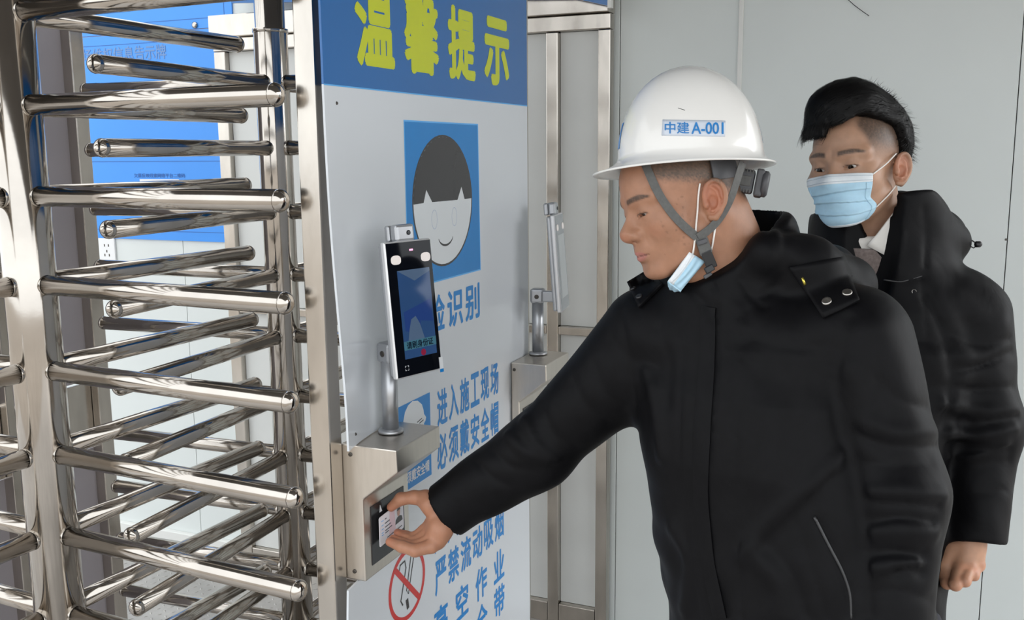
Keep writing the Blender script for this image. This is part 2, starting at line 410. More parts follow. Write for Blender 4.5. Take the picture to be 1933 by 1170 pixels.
# ---- information board
PX = -0.878                       # printed face
by0, by1 = 1.362, 2.250
bd = thing('information_board', 'tall white information board with blue band and safety notices', 'sign', (PX, 1.8, 0.25))
SC = -PX/0.9
def pp(y, z): return (y*SC, CAMH+(z-CAMH)*SC)       # points measured on the plane x=-0.9
def plate_grid(y0, y1, z0, z1, ny, nz, bulge=True):
    P = np.zeros((ny, nz, 3))
    for i in range(ny):
        for j in range(nz):
            y = y0+(y1-y0)*i/(ny-1); z = z0+(z1-z0)*j/(nz-1)
            P[i, j] = (bx(y, z), y, z)
    return P
def bx(y, z): return PX + 0.011*math.exp(-((z-1.13)/0.30)**2)*max(0, 1-(y-by0)/0.11)**2
Y0b, Y1b = 1.348*SC, 2.221*SC
zb = pp(0, 1.7305)[1]
def board_part(name, ys, zs, m, notch=None):
    g = MB(); ny, nz = len(ys), len(zs); V = []; Vb = []
    for y in ys:
        for z in zs: V.append((bx(y, z), y, z)); Vb.append((bx(y, z)-0.004, y, z))
    def ok(i, j):
        yc, zc = (ys[i]+ys[i+1])/2, (zs[j]+zs[j+1])/2
        return notch is None or not (yc < notch[0] and notch[1] < zc < notch[2])
    F = [(i*nz+j, (i+1)*nz+j, (i+1)*nz+j+1, i*nz+j+1) for i in range(ny-1) for j in range(nz-1) if ok(i, j)]
    g.add(V, F, True); g.add(Vb, [f[::-1] for f in F], True)
    cnt = {}
    for f in F:
        for a_, b_ in zip(f, f[1:]+f[:1]): cnt.setdefault(frozenset((a_, b_)), []).append((a_, b_))
    for e in cnt.values():
        if len(e) == 1: a_, b_ = e[0]; g.add([V[a_], V[b_], Vb[b_], Vb[a_]], [(3, 2, 1, 0)])
    return g.build(name, m, bd, recalc=False)
ysb = list(np.linspace(Y0b, 1.513, 10))+list(np.linspace(1.513, Y1b, 10))[1:]
zsb = list(np.linspace(0.25, 0.8822, 8))+list(np.linspace(0.8822, 1.1308, 8))[1:]+list(np.linspace(1.1308, zb, 12))[1:]
board_part('white_sheet', ysb, zsb, 'board_white', (1.513, 0.8822, 1.1308)); board_part('blue_band', ysb, list(np.linspace(zb+0.0003, 2.35, 6)), 'board_blue')
def on_board(P):
    P = np.array(P); P[:, 0] += np.array([bx(p[1], p[2]) for p in P]) - PX; return P
def poly(name, pts, m, lift, parent=bd):
    mb = MB(); V = [(PX+lift*0.4, *pp(y, z)) for y, z in pts]; V = on_board(V); mb.add(V, [tuple(range(len(V)))])
    return mb.build(name, m, parent, recalc=False)
def ring(name, outer, inner, m, lift, parent=bd):
    n = len(outer); V = [(PX+lift*0.4, *pp(y, z)) for y, z in outer+inner]; V = on_board(V); mb = MB()
    mb.add(V, [(i, (i+1) % n, n+(i+1) % n, n+i) for i in range(n)]); return mb.build(name, m, parent, recalc=False)
def btext(s, y0, y1, z0, z1, m, lift=0.0008, bold=0.02, name='lettering', parent=bd):
    a = pp(y0, z0); b = pp(y1, z1)
    return text(s, (PX+lift*0.4, a[0], a[1]), (0, b[0]-a[0], 0), (0, 0, b[1]-a[1]), m, parent, name, bold, mapf=on_board)
bl = MB(); bl.add([(PX+0.0006, Y0b, zb-0.0012), (PX+0.0006, Y1b, zb-0.0012), (PX+0.0006, Y1b, zb+0.001), (PX+0.0006, Y0b, zb+0.001)], [(0,1,2,3)]); bl.build('band_edge', 'print_blue_pale', bd, recalc=False)
for ch, y0, y1 in (('温', 1.448, 1.581), ('馨', 1.617, 1.757), ('提', 1.797, 1.928), ('示', 1.972, 2.112)):
    btext(ch, y0, y1, 1.768, 1.916, 'print_yellow', bold=0.038, name='heading_character')
def ell(cy, cz, ry, rz, n=48, a0=0, a1=2*math.pi): return [(cy+ry*math.cos(a0+(a1-a0)*i/n), cz+rz*math.sin(a0+(a1-a0)*i/n)) for i in range(n)]
poly('picture_border', [(1.607, 1.361), (1.940, 1.361), (1.936, 1.681), (1.607, 1.681)], 'print_blue_pale', 0.0006)
poly('picture_field', [(1.610, 1.364), (1.937, 1.364), (1.933, 1.678), (1.610, 1.678)], 'print_blue', 0.0008)
poly('face_outline', ell(1.766, 1.5225, 0.134, 0.133), 'print_dark', 0.0010)
poly('face', ell(1.766, 1.5225, 0.1295, 0.1285), 'print_face', 0.0012)
hp = [(1.766+0.1295*math.cos(a), 1.5225+0.1285*math.sin(a)) for a in np.linspace(0, math.pi, 30)]
hp += [(1.6365, 1.522), (1.678, 1.523), (1.690, 1.548), (1.714, 1.523), (1.828, 1.522), (1.848, 1.549), (1.862, 1.522)]
poly('hair', hp, 'print_dark', 0.0014)
for cy in (1.722, 1.812): ring('eye_outline', ell(cy, 1.488, 0.0125, 0.0195, 24), ell(cy, 1.488, 0.0115, 0.0185, 24), 'print_grey', 0.0014)
mo = [(1.771+0.034*math.cos(a), 1.452+0.022*math.sin(a)) for a in np.linspace(math.pi*1.08, math.pi*1.92, 14)]
mi = [(1.771+0.0325*math.cos(a), 1.4525+0.0180*math.sin(a)) for a in np.linspace(math.pi*1.92, math.pi*1.08, 14)]
poly('mouth', mo+mi, 'print_dark', 0.0014)
def row(s, y0, y1, z0, z1, spread=None, m='print_blue', bold=0.026):
    n = len(s); w = (y1-y0)/(n-1+0.86) if spread is None else spread
    for i, ch in enumerate(s):
        if ch == ' ': continue
        a = y0 + ((y1-y0-w*0.86)*i/(n-1))
        btext(ch, a, a+w*0.86, z0, z1, m, bold=bold, name='text_character')
row('人脸识别', 1.600, 1.932, 1.256, 1.335)
row('进入施工现场', 1.717, 2.031, 1.058, 1.135)
row('必须戴安全帽', 1.713, 2.029, 0.963, 1.042)
row('进入施工现场', 1.690, 2.050, 0.790, 0.866)
row('严禁流动吸烟', 1.690, 2.053, 0.695, 0.772)
row('高空作业', 1.683, 2.054, 0.590, 0.668, spread=0.074)
row('系安全带', 1.683, 2.054, 0.498, 0.576, spread=0.074)
# hard hat pictogram
poly('pictogram_field', [(1.520, 1.020), (1.686, 1.020), (1.686, 1.141), (1.520, 1.141)], 'print_blue', 0.0008)
def bpx(pts): return [(float(onX(x, y, -0.9)[1]), float(onX(x, y, -0.9)[2])) for x, y in pts]
poly('pictogram_head', bpx([(760, 812), (761, 795), (764, 778), (770, 765), (778, 757), (788, 756), (796, 763), (799, 773), (800, 781), (804, 787), (803, 793), (800, 799), (800, 812)]), 'print_white', 0.0012)
for a, b_ in (((787, 796), (796, 788)), ((791, 798), (799, 791))):
    poly('pictogram_line', bpx([a, b_, (b_[0], b_[1]+2.0), (a[0], a[1]+2.0)]), 'print_dark', 0.0016)
poly('pictogram_caption_field', [(1.520, 0.967), (1.686, 0.967), (1.686, 1.013), (1.520, 1.013)], 'print_blue', 0.0008)
cz0, cz1 = onX(808, 889, -0.9)[2], onX(808, 867, -0.9)[2]; cyr, cyl = onX(810, 878, -0.9)[1], onX(768, 902, -0.9)[1]
btext('必须戴安全帽', cyr-(cyr-cyl)*1.2, cyr, cz0, cz1, 'print_white', 0.0012, 0.02, 'caption')
# no smoking pictogram
cy, cz, rr = 1.574, 0.776, 0.074
ring('prohibition_ring', ell(cy, cz, rr, rr), ell(cy, cz, rr-0.010, rr-0.010), 'print_red', 0.0008)
def stroke(name, pts, w, m, lift):
    L = []; Rr = []
    for i, p in enumerate(pts):
        a = np.array(pts[max(i-1, 0)]); b_ = np.array(pts[min(i+1, len(pts)-1)]); d = nrm(b_-a); n_ = np.array([-d[1], d[0]])*w/2
        L.append(tuple(np.array(p)+n_)); Rr.append(tuple(np.array(p)-n_))
    n = len(L); V = on_board([(PX+lift*0.4, *pp(y, z)) for y, z in L+Rr]); mb = MB(); mb.add(V, [(i, i+1, n+i+1, n+i) for i in range(n-1)]); mb.build(name, m, bd, recalc=False)
stroke('cigarette', [(cy+0.030, cz+0.052), (cy+0.026, cz+0.058), (cy+0.018, cz+0.055), (cy-0.004, cz-0.012), (cy+0.003, cz-0.022), (cy+0.030, cz+0.052)], 0.0035, 'print_dark', 0.0010)
stroke('smoke_line', [(cy-0.036, cz+0.030), (cy-0.026, cz+0.050), (cy-0.008, cz+0.052), (cy-0.004, cz+0.036), (cy-0.018, cz+0.0), (cy-0.028, cz-0.024), (cy-0.020, cz-0.036)], 0.004, 'print_dark', 0.0010)
stroke('cigarette_butt', [(cy-0.004, cz-0.030), (cy+0.000, cz-0.052)], 0.010, 'print_dark', 0.0010)
stroke('prohibition_bar', [(cy-0.048, cz+0.050), (cy+0.048, cz-0.050)], 0.012, 'print_red', 0.0012)
b = MB()
for (y, z) in ((1.384, 1.150), (1.384, 1.70)): b.lathe((bx(y*SC, z), y*SC, z), (1, 0, 0), [(0, 0.003), (0.0015, 0.002)], 10)
b.build('board_screws', 'screw', bd)['kind'] = 'stuff'

# ---- card reader boxes under the terminals
def reader_box(label, y0, group=None):
    t = thing('card_reader', label, 'card reader', (-0.85, y0+0.08, 0.88), group)
    x0 = PX+0.002; L = 0.158; y1 = y0+L
    side = [(x0, 1.129), (-0.788, 1.129), (-0.787, 1.090), (-0.856, 1.034), (-0.856, 0.884), (x0, 0.884)]
    if y0 < 1.5: side = [(-0.898, 1.129)] + side[1:5] + [(-0.898, 0.884)]
    m = MB(); m.prism([(x, y0, z) for x, z in side], (0, L, 0)); m.build('housing', 'brushed', t, bevel=0.0022)
    m = MB(); m.box((-0.8565, y0+0.022, 0.905), (-0.8545, y1-0.020, 1.013)); pl = m.build('reader_window', 'reader_black', t, bevel=0.0005)
    m = MB(); zc = 1.003; yc = y0+0.055
    m.add([(-0.8542, yc-0.006, zc-0.010), (-0.8542, yc+0.004, zc-0.010), (-0.8542, yc-0.003, zc+0.004)], [(0,1,2)]); m.build('reader_mark', 'print_white', pl, recalc=False)
    for z in (1.112, 0.900):
        m = MB(); m.lathe((-0.878 if y0 < 1.5 else -0.868, y0, z), (0, -1, 0), [(0, 0.004), (0.0018, 0.0035), (0.002, 0.002)], 12); m.build('screw', 'screw', t)
    return t
reader_box('steel card reader box with the identity card held to its black window', 1.353)
reader_box('steel card reader box at the far end of the board', 2.052)

# ---- face terminals on poles
def terminal(label, bx_, by_, cface, yaw, tilt, lit, facelabel=None):
    t = thing('face_terminal', label, 'face terminal', (bx_, by_, 1.1305))
    zt = 1.262
    m = MB(); m.lathe((bx_, by_, 1.1305), (0, 0, 1), [(0, 0.0225), (0.004, 0.0225), (0.0055, 0.020), (0.007, 0.0150)], 32); m.build('base_flange', 'alu', t)
    m = MB(); m.lathe((bx_, by_, 1.137), (0, 0, 1), [(0, 0.0142), (zt-1.137, 0.0142)], 32); m.build('pole', 'alu', t)
    n0 = np.array([math.cos(yaw), math.sin(yaw), 0]); rt = np.cross([0, 0, 1.0], n0)
    nn = n0*math.cos(tilt)+np.array([0, 0, 1.0])*math.sin(tilt); u = np.cross(nn, rt)
    w, h, th = 0.108, 0.231, 0.022
    c = np.array(cface)
    # knuckle joining pole and tablet
    back = c - nn*th
    k0 = np.array([bx_, by_, zt+0.012]); tgt = back - u*0.083
    m = MB(); m.obox((k0[0], k0[1], zt+0.013), n0, rt, (0, 0, 1), (0.034, 0.030, 0.036)); kn = m.build('bracket', 'alu', t, bevel=0.006)
    d = tgt-k0; m = MB(); m.obox((k0+tgt)/2, nrm(d), rt, np.cross(nrm(d), rt), (np.linalg.norm(d)+0.02, 0.024, 0.026)); m.build('bracket_arm', 'alu', kn, bevel=0.003)
    m = MB(); sd = -rt
    m.lathe(k0+sd*0.0148, sd, [(0, 0.0055), (0.0008, 0.0055), (0.0009, 0.003)], 14); m.build('bracket_bolt', 'screw', kn)
    # tablet
    m = MB(); m.obox(c-nn*(th*0.70), rt, u, nn, (w-0.008, h-0.006, th*0.55)); bk = m.build('back_shell', 'alu', t, bevel=0.004)
    m = MB(); m.obox(c-nn*(th*0.25), rt, u, nn, (w, h, th*0.48)); bo = m.build('tablet_frame', 'alu_light', t, bevel=0.0025)
    m = MB(); m.obox(c, rt, u, nn, (w-0.005, h-0.005, 0.0016)); gl = m.build('front_glass', 'black_glass' if lit else 'grey_glass', t)
    def P(a, b_, l=0.0011): return c + rt*(a-0.5)*w + u*(0.5-b_)*h + nn*l
    def quad(name, pts, mt, l, parent):
        q_ = MB(); q_.add([P(a, b_, l) for a, b_ in pts], [tuple(range(len(pts)))[::-1]]); return q_.build(name, mt, parent, recalc=False)
    sc_ = quad('screen', [(0.20, 0.215), (0.90, 0.215), (0.90, 0.865), (0.20, 0.865)], 'screen_blue' if lit else 'screen_off', 0.0010, t)
    for a in (0.20, 0.84):
        q_ = MB(); cc = P(a, 0.135, 0.0010)
        pts = [cc + rt*(0.0112*math.copysign(abs(math.cos(x))**0.75, math.cos(x))) + u*(0.0078*math.copysign(abs(math.sin(x))**0.75, math.sin(x))) for x in np.linspace(0, 2*math.pi, 25)[:-1]]
        q_.prism(pts, nn*0.0006); q_.build('fill_lamp', 'led', t)
    if lit:
        quad('status_light', [(0.50, 0.065), (0.58, 0.065), (0.58, 0.078), (0.50, 0.078)], 'led_red', 0.0012, t)
        quad('screen_image', [(0.26, 0.52), (0.86, 0.45), (0.88, 0.62), (0.60, 0.60), (0.60, 0.70), (0.26, 0.66)], 'screen_blue_dark', 0.0013, sc_)
        quad('screen_image', [(0.40, 0.58), (0.50, 0.56), (0.58, 0.62), (0.66, 0.74), (0.30, 0.74), (0.34, 0.66)], 'screen_shape', 0.0015, sc_)
        quad('screen_image', [(0.20, 0.215), (0.55, 0.30), (0.90, 0.24), (0.90, 0.215)], 'screen_shape', 0.0013, sc_)
        quad('screen_bar', [(0.20, 0.735), (0.90, 0.735), (0.90, 0.800), (0.20, 0.800)], 'screen_bar', 0.0016, sc_)
        text('请刷身份证', P(0.25, 0.795, 0.0019), rt*w*0.58, u*h*0.055, 'screen_ink', sc_, 'screen_text', 0.02)
        text('中', P(0.40, 0.36, 0.0019), rt*w*0.10, u*h*0.05, 'screen_shape', sc_, 'screen_text', 0.02) if False else None
        q_ = MB(); cc = P(0.60, 0.838, 0.0017); q_.add([cc+rt*0.0058*math.cos(x)+u*0.0058*math.sin(x) for x in np.linspace(0, 2*math.pi, 21)[:-1]], [tuple(range(20))]); q_.build('screen_badge', 'screen_red', sc_, recalc=False)
        mk = MB()
        for sx in (-1, 1):
            for sy in (-1, 1):
                cc = P(0.22, 0.930, 0.0012) + rt*sx*0.0042 + u*sy*0.0042
                mk.add([cc, cc-rt*sx*0.003, cc-rt*sx*0.003-u*sy*0.0008, cc-rt*sx*0.0008-u*sy*0.0008, cc-rt*sx*0.0008-u*sy*0.003, cc-u*sy*0.003], [(0,1,2,3,4,5)])
        mk.build('scan_mark', 'print_white', t, recalc=False)
        st_ = quad('sticker', [(0.925, 0.905), (1.01, 0.905), (1.01, 1.02), (0.925, 1.02)], 'print_white', 0.0016, t)
        quad('sticker_band', [(0.925, 0.995), (1.01, 0.995), (1.01, 1.02), (0.925, 1.02)], 'print_blue', 0.0018, st_)
    # camera module on top
    cm = c + u*(h/2+0.013) - nn*0.012
    m = MB(); m.obox(cm, rt, u, nn, (0.042, 0.030, 0.018)); cmo = m.build('camera_module', 'alu', t, bevel=0.005)
    m = MB(); m.obox(cm-nn*0.014-rt*0.004, rt, u, nn, (0.040, 0.028, 0.010)); m.build('module_back', 'alu', cmo, bevel=0.003)
    m = MB(); m.lathe(cm+nn*0.0088+rt*0.006, nn, [(0, 0.0042), (0.0012, 0.0042), (0.0014, 0.003)], 18); m.build('camera_lens', 'black_glass', cmo)
    return t
mat('grey_glass', srgb(150, 154, 158), 0.12, noise=(10, 0.03)); mat('screen_off', srgb(186, 190, 192), 0.1, noise=(10, 0.03))
sc2 = 0.962
terminal('lit face recognition terminal on a pole above the card being scanned', -0.850, 1.443, (-0.790, 1.431, 1.359), math.radians(-17.5), math.radians(5.7), True)
terminal('face recognition terminal seen edge-on at the far end of the board', -0.850, 2.160, (-0.790, 2.168, 1.359), math.radians(10), math.radians(4.3), False)

# ================================================================== sculpting with distance fields
def mesh_sdf(fn, lo, hi, h, newton=2):
    """polygonise fn(P)<0 inside lo..hi with cell h (surface nets, sparse blocks); returns V, F"""
    lo = np.array(lo, float); hi = np.array(hi, float); B = 8
    nb = np.ceil((hi-lo)/(h*B)).astype(int); n = nb*B
    bi = np.stack(np.meshgrid(*[np.arange(k) for k in nb], indexing='ij'), -1).reshape(-1, 3)
    cen = lo + (bi*B + (B-1)/2)*h
    dc = fn(cen)
    act = np.abs(dc) < B*h*0.87*1.5 + 2*h
    vol = np.repeat(np.repeat(np.repeat(np.sign(dc).reshape(nb).astype(np.float32), B, 0), B, 1), B, 2)
    off = np.stack(np.meshgrid(*[np.arange(B)]*3, indexing='ij'), -1).reshape(-1, 3)
    ab = bi[act]
    for s in range(0, len(ab), 600):
        idx = (ab[s:s+600, None, :]*B + off[None]).reshape(-1, 3)
        vol[idx[:, 0], idx[:, 1], idx[:, 2]] = fn(lo + idx*h)
    s = vol < 0
    cnt = np.zeros(n-1, np.int8); offs = [(a, b, c) for a in (0, 1) for b in (0, 1) for c in (0, 1)]
    for a, b, c in offs: cnt += s[a:n[0]-1+a, b:n[1]-1+b, c:n[2]-1+c]
    cells = np.argwhere((cnt > 0) & (cnt < 8))
    val = {o: vol[cells[:, 0]+o[0], cells[:, 1]+o[1], cells[:, 2]+o[2]].astype(float) for o in offs}
    acc = np.zeros((len(cells), 3)); w = np.zeros(len(cells))
    for a in offs:
        for ax in range(3):
            if a[ax]: continue
            b = tuple(1 if k == ax else a[k] for k in range(3))
            va, vb = val[a], val[b]; m = (va < 0) != (vb < 0)
            t = np.where(m, va/np.where(m, va-vb, 1), 0)
            p = np.array(a, float)[None] + np.zeros((len(cells), 3)); p[:, ax] += t
            acc += p*m[:, None]; w += m
    V = lo + (cells + acc/np.maximum(w, 1)[:, None])*h
    cid = -np.ones(n-1, np.int64); cid[cells[:, 0], cells[:, 1], cells[:, 2]] = np.arange(len(cells))
    F = []
    for ax in range(3):
        o1, o2 = (ax+1) % 3, (ax+2) % 3
        sl0 = [slice(1, k-1) for k in n]; sl1 = [slice(1, k-1) for k in n]
        sl0[ax] = slice(0, n[ax]-1); sl1[ax] = slice(1, n[ax])
        A = s[tuple(sl0)]; Bv = s[tuple(sl1)]
        e = np.argwhere(A != Bv); st = np.ones(3, int); st[ax] = 0; e = e + st
        def g(d1, d2):
            q = e.copy(); q[:, o1] -= d1; q[:, o2] -= d2; return cid[q[:, 0], q[:, 1], q[:, 2]]
        quad = np.stack([g(1, 1), g(0, 1), g(0, 0), g(1, 0)], 1)
        ins = s[e[:, 0], e[:, 1], e[:, 2]]
        quad[~ins] = quad[~ins][:, ::-1]
        F.append(quad[(quad >= 0).all(1)])
    F = np.concatenate(F)
    for _ in range(newton):
        e = h*0.4; d0 = fn(V); G = np.stack([(fn(V+np.eye(3)[k]*e)-d0)/e for k in range(3)], 1)
        gl = np.maximum((G**2).sum(1), 0.05)
        st = np.clip(d0/gl, -h*0.7, h*0.7)
        V = V - G*st[:, None]
    return V, F
def np_mesh(name, V, F, cols=None, smooth=True):
    me = bpy.data.meshes.new(name); V = np.asarray(V, np.float32); F = np.asarray(F, np.int32)
    me.vertices.add(len(V)); me.vertices.foreach_set('co', V.ravel())
    k = F.shape[1]
    me.loops.add(F.size); me.loops.foreach_set('vertex_index', F.ravel())
    me.polygons.add(len(F)); me.polygons.foreach_set('loop_start', np.arange(0, F.size, k, dtype=np.int32))
    me.update(calc_edges=True); me.validate()
    me.polygons.foreach_set('use_smooth', np.full(len(me.polygons), smooth)); me.update()
    if cols is not None:
        at_ = me.color_attributes.new('Col', 'FLOAT_COLOR', 'POINT')
        c = np.ones((len(V), 4), np.float32); c[:, :3] = cols; at_.data.foreach_set('color', c.ravel())
    return me
def smin(a, b, k): 
    h = np.clip(0.5+0.5*(b-a)/k, 0, 1); return b+(a-b)*h-k*h*(1-h)
def smax(a, b, k): return -smin(-a, -b, k)
def sph(P, c, r): return np.sqrt(((P-np.array(c))**2).sum(1))-r
def ell3(P, c, r, R=None):
    q = P-np.array(c)
    if R is not None: q = q@R
    r = np.array(r); k0 = np.sqrt(((q/r)**2).sum(1)); k1 = np.sqrt(((q/r**2)**2).sum(1))
    return np.where(k1 > 1e-9, k0*(k0-1)/np.maximum(k1, 1e-9), -r.min())
def cap(P, a, b, ra, rb=None):
    rb = ra if rb is None else rb
    a = np.array(a, float); b = np.array(b, float); d = b-a
    t = np.clip(((P-a)@d)/d.dot(d), 0, 1); return np.sqrt(((P-a-t[:, None]*d)**2).sum(1))-(ra+(rb-ra)*t)
def chain(P, pts, rs, k=0.0):
    d = None
    for i in range(len(pts)-1):
        c = cap(P, pts[i], pts[i+1], rs[i], rs[i+1]); d = c if d is None else (np.minimum(d, c) if k == 0 else smin(d, c, k))
    return d
class Waves:
    """smooth pseudo-noise: a sum of plane waves"""
    def __init__(s, seed, freq, n=14, stretch=(1, 1, 1), R=None):
        g = np.random.RandomState(seed); w = g.normal(size=(n, 3)); w /= np.linalg.norm(w, axis=1)[:, None]
        w *= freq*g.uniform(0.6, 1.5, (n, 1)); w = w*np.array(stretch)
        s.w = w if R is None else w@np.array(R).T
        s.p = g.uniform(0, 6.28, n); s.n = n
    def __call__(s, P): return np.cos(P@s.w.T+s.p).sum(1)/math.sqrt(s.n)
def sstep(a, b, x): t = np.clip((x-a)/(b-a), 0, 1); return t*t*(3-2*t)

# ---- head, in its own axes: x to its left, y forward, z up, origin between the ear canals
def head_sdf(P, p):
    X = P.copy(); sx = np.abs(P[:, 0]); S = np.stack([sx, P[:, 1], P[:, 2]], 1)
    d = ell3(P, (0, -0.004, 0.047), (0.0765, 0.100, 0.084))
    d = smin(d, ell3(P, (0, 0.036, -0.012), (0.0635, 0.060, 0.086)), 0.02)
    d = smin(d, ell3(P, (0, 0.032, -0.052), (0.0575, 0.052, 0.048)), 0.02)
    d = smin(d, ell3(S, (0.046, 0.052, -0.016), (0.023, 0.030, 0.028)), 0.018)
    d = smin(d, cap(S, (0.057, 0.002, -0.045), (0.020, 0.070, -0.088), 0.015, 0.013), 0.022)
    d = smin(d, ell3(P, (0, 0.077, -0.090), (0.023, 0.018, 0.015)), 0.018)
    d = smin(d, cap(S, (0.052, 0.068, 0.031), (0.014, 0.088, 0.029), 0.009, 0.009), 0.014)
    # sockets and lids
    d = smax(d, -ell3(S, (0.032, 0.106, 0.010), (0.021, 0.016, 0.0125)), 0.012)
    lid = sph(S, (0.032, 0.0755, 0.009), 0.0142)
    ez = p.get('lid', -0.004); eo = p.get('open', 0.0028)
    # opening between the lids, tilted a little
    q = S-np.array((0.032, 0.0755+0.013, 0.009+ez)); q = np.stack([q[:, 0], q[:, 1], q[:, 2]+0.12*q[:, 0]*-1+ (q[:, 0]**2)*8], 1)
    d = smin(d, lid, 0.007)
    slit = ell3(q, (0, 0, 0), (0.0135, 0.0085, eo))
    d = smax(d, -slit, 0.0015)
    d = smin(d, cap(S, (0.020, 0.0865, 0.009+ez+0.0055), (0.044, 0.0815, 0.009+ez+0.0042), 0.0026), 0.003)
    # nose
    w = p.get('nose', 1.0)
    d = smin(d, chain(P, [(0, 0.0865, 0.020), (0, 0.0965, 0.000), (0, 0.1065, -0.020)], [0.0072, 0.0085, 0.0138*w]), 0.010)
    d = smin(d, ell3(S, (0.0145*w, 0.0965, -0.0255), (0.0095, 0.0125, 0.0095)), 0.007)
    d = smin(d, cap(P, (0, 0.103, -0.028), (0, 0.092, -0.036), 0.0065), 0.006)
    d = smax(d, -ell3(S, (0.0070*w, 0.1010, -0.0350), (0.0034, 0.0062, 0.0036)), 0.003)
    d = smax(d, -cap(S, (0.0235*w, 0.100, -0.022), (0.029, 0.088, -0.046), 0.0016), 0.006)
    # mouth
    d = smin(d, ell3(P, (0, 0.080, -0.054), (0.030, 0.021, 0.024)), 0.014)
    d = smin(d, cap(S, (0.000, 0.0985, -0.0530), (0.021, 0.0885, -0.0575), 0.0050, 0.0030), 0.006)
    d = smin(d, cap(S, (0.000, 0.0965, -0.0655), (0.018, 0.0885, -0.0630), 0.0064, 0.0036), 0.006)
    d = smax(d, -cap(S, (0.000, 0.1065, -0.0592), (0.025, 0.0925, -0.0600), 0.0013, 0.0010), 0.003)
    d = smax(d, -ell3(P, (0, 0.103, -0.0775), (0.016, 0.006, 0.005)), 0.010)
    # ears
    ea = math.radians(19); R = np.array([[math.cos(ea), math.sin(ea), 0], [-math.sin(ea), math.cos(ea), 0], [0, 0, 1.0]])
    Q = (S-np.array((0.0735, -0.004, -0.002)))@R.T            # ear frame: x out, y forward, z up
    tl = 0.20; Q = np.stack([Q[:, 0], Q[:, 1]*math.cos(tl)+Q[:, 2]*math.sin(tl)*1, -Q[:, 1]*math.sin(tl)+Q[:, 2]*math.cos(tl)], 1)
    plate = ell3(Q, (0.0025, -0.0165, 0.004), (0.0060, 0.0165, 0.029))
    ring = []; rr = []
    for a in np.linspace(-0.55, 3.75, 17):
        ring.append((0.0072-0.0014*math.cos(a), -0.0165+0.0165*math.cos(a), 0.008+0.0245*math.sin(a))); rr.append(0.0040)
    ring += [(0.0095, -0.021, -0.020), (0.0075, -0.015, -0.0265), (0.005, -0.009, -0.026)]; rr += [0.0044, 0.0056, 0.0050]
    ring[0] = (0.0050, -0.003, -0.002)
    e = smin(plate, chain(Q, ring, rr), 0.0035)
    e = smin(e, chain(Q, [(0.0075, -0.012, 0.022), (0.0085, -0.020, 0.014), (0.0092, -0.0225, 0.002), (0.0088, -0.019, -0.010), (0.0085, -0.011, -0.016)], [0.0024, 0.0028, 0.0030, 0.0030, 0.0032]), 0.003)
    e = smax(e, -ell3(Q, (0.0115, -0.0120, -0.002), (0.0125, 0.0078, 0.0118)), 0.003)
    e = smax(e, -chain(Q, [(0.0118, -0.009, 0.0235), (0.0115, -0.016, 0.0245), (0.0120, -0.0225, 0.018), (0.0120, -0.0255, 0.006)], [0.0026]*4), 0.003)
    e = smin(e, ell3(Q, (0.0075, -0.0015, -0.006), (0.0045, 0.0045, 0.0062)), 0.004)
    e = smin(e, ell3(Q, (-0.001, -0.014, 0.001), (0.0045, 0.0145, 0.026)), 0.004)
    d = smin(d, e, 0.004)
    return d
def lerp_col(c, tgt, m): return c*(1-m[:, None])+np.array(tgt)[None]*m[:, None]
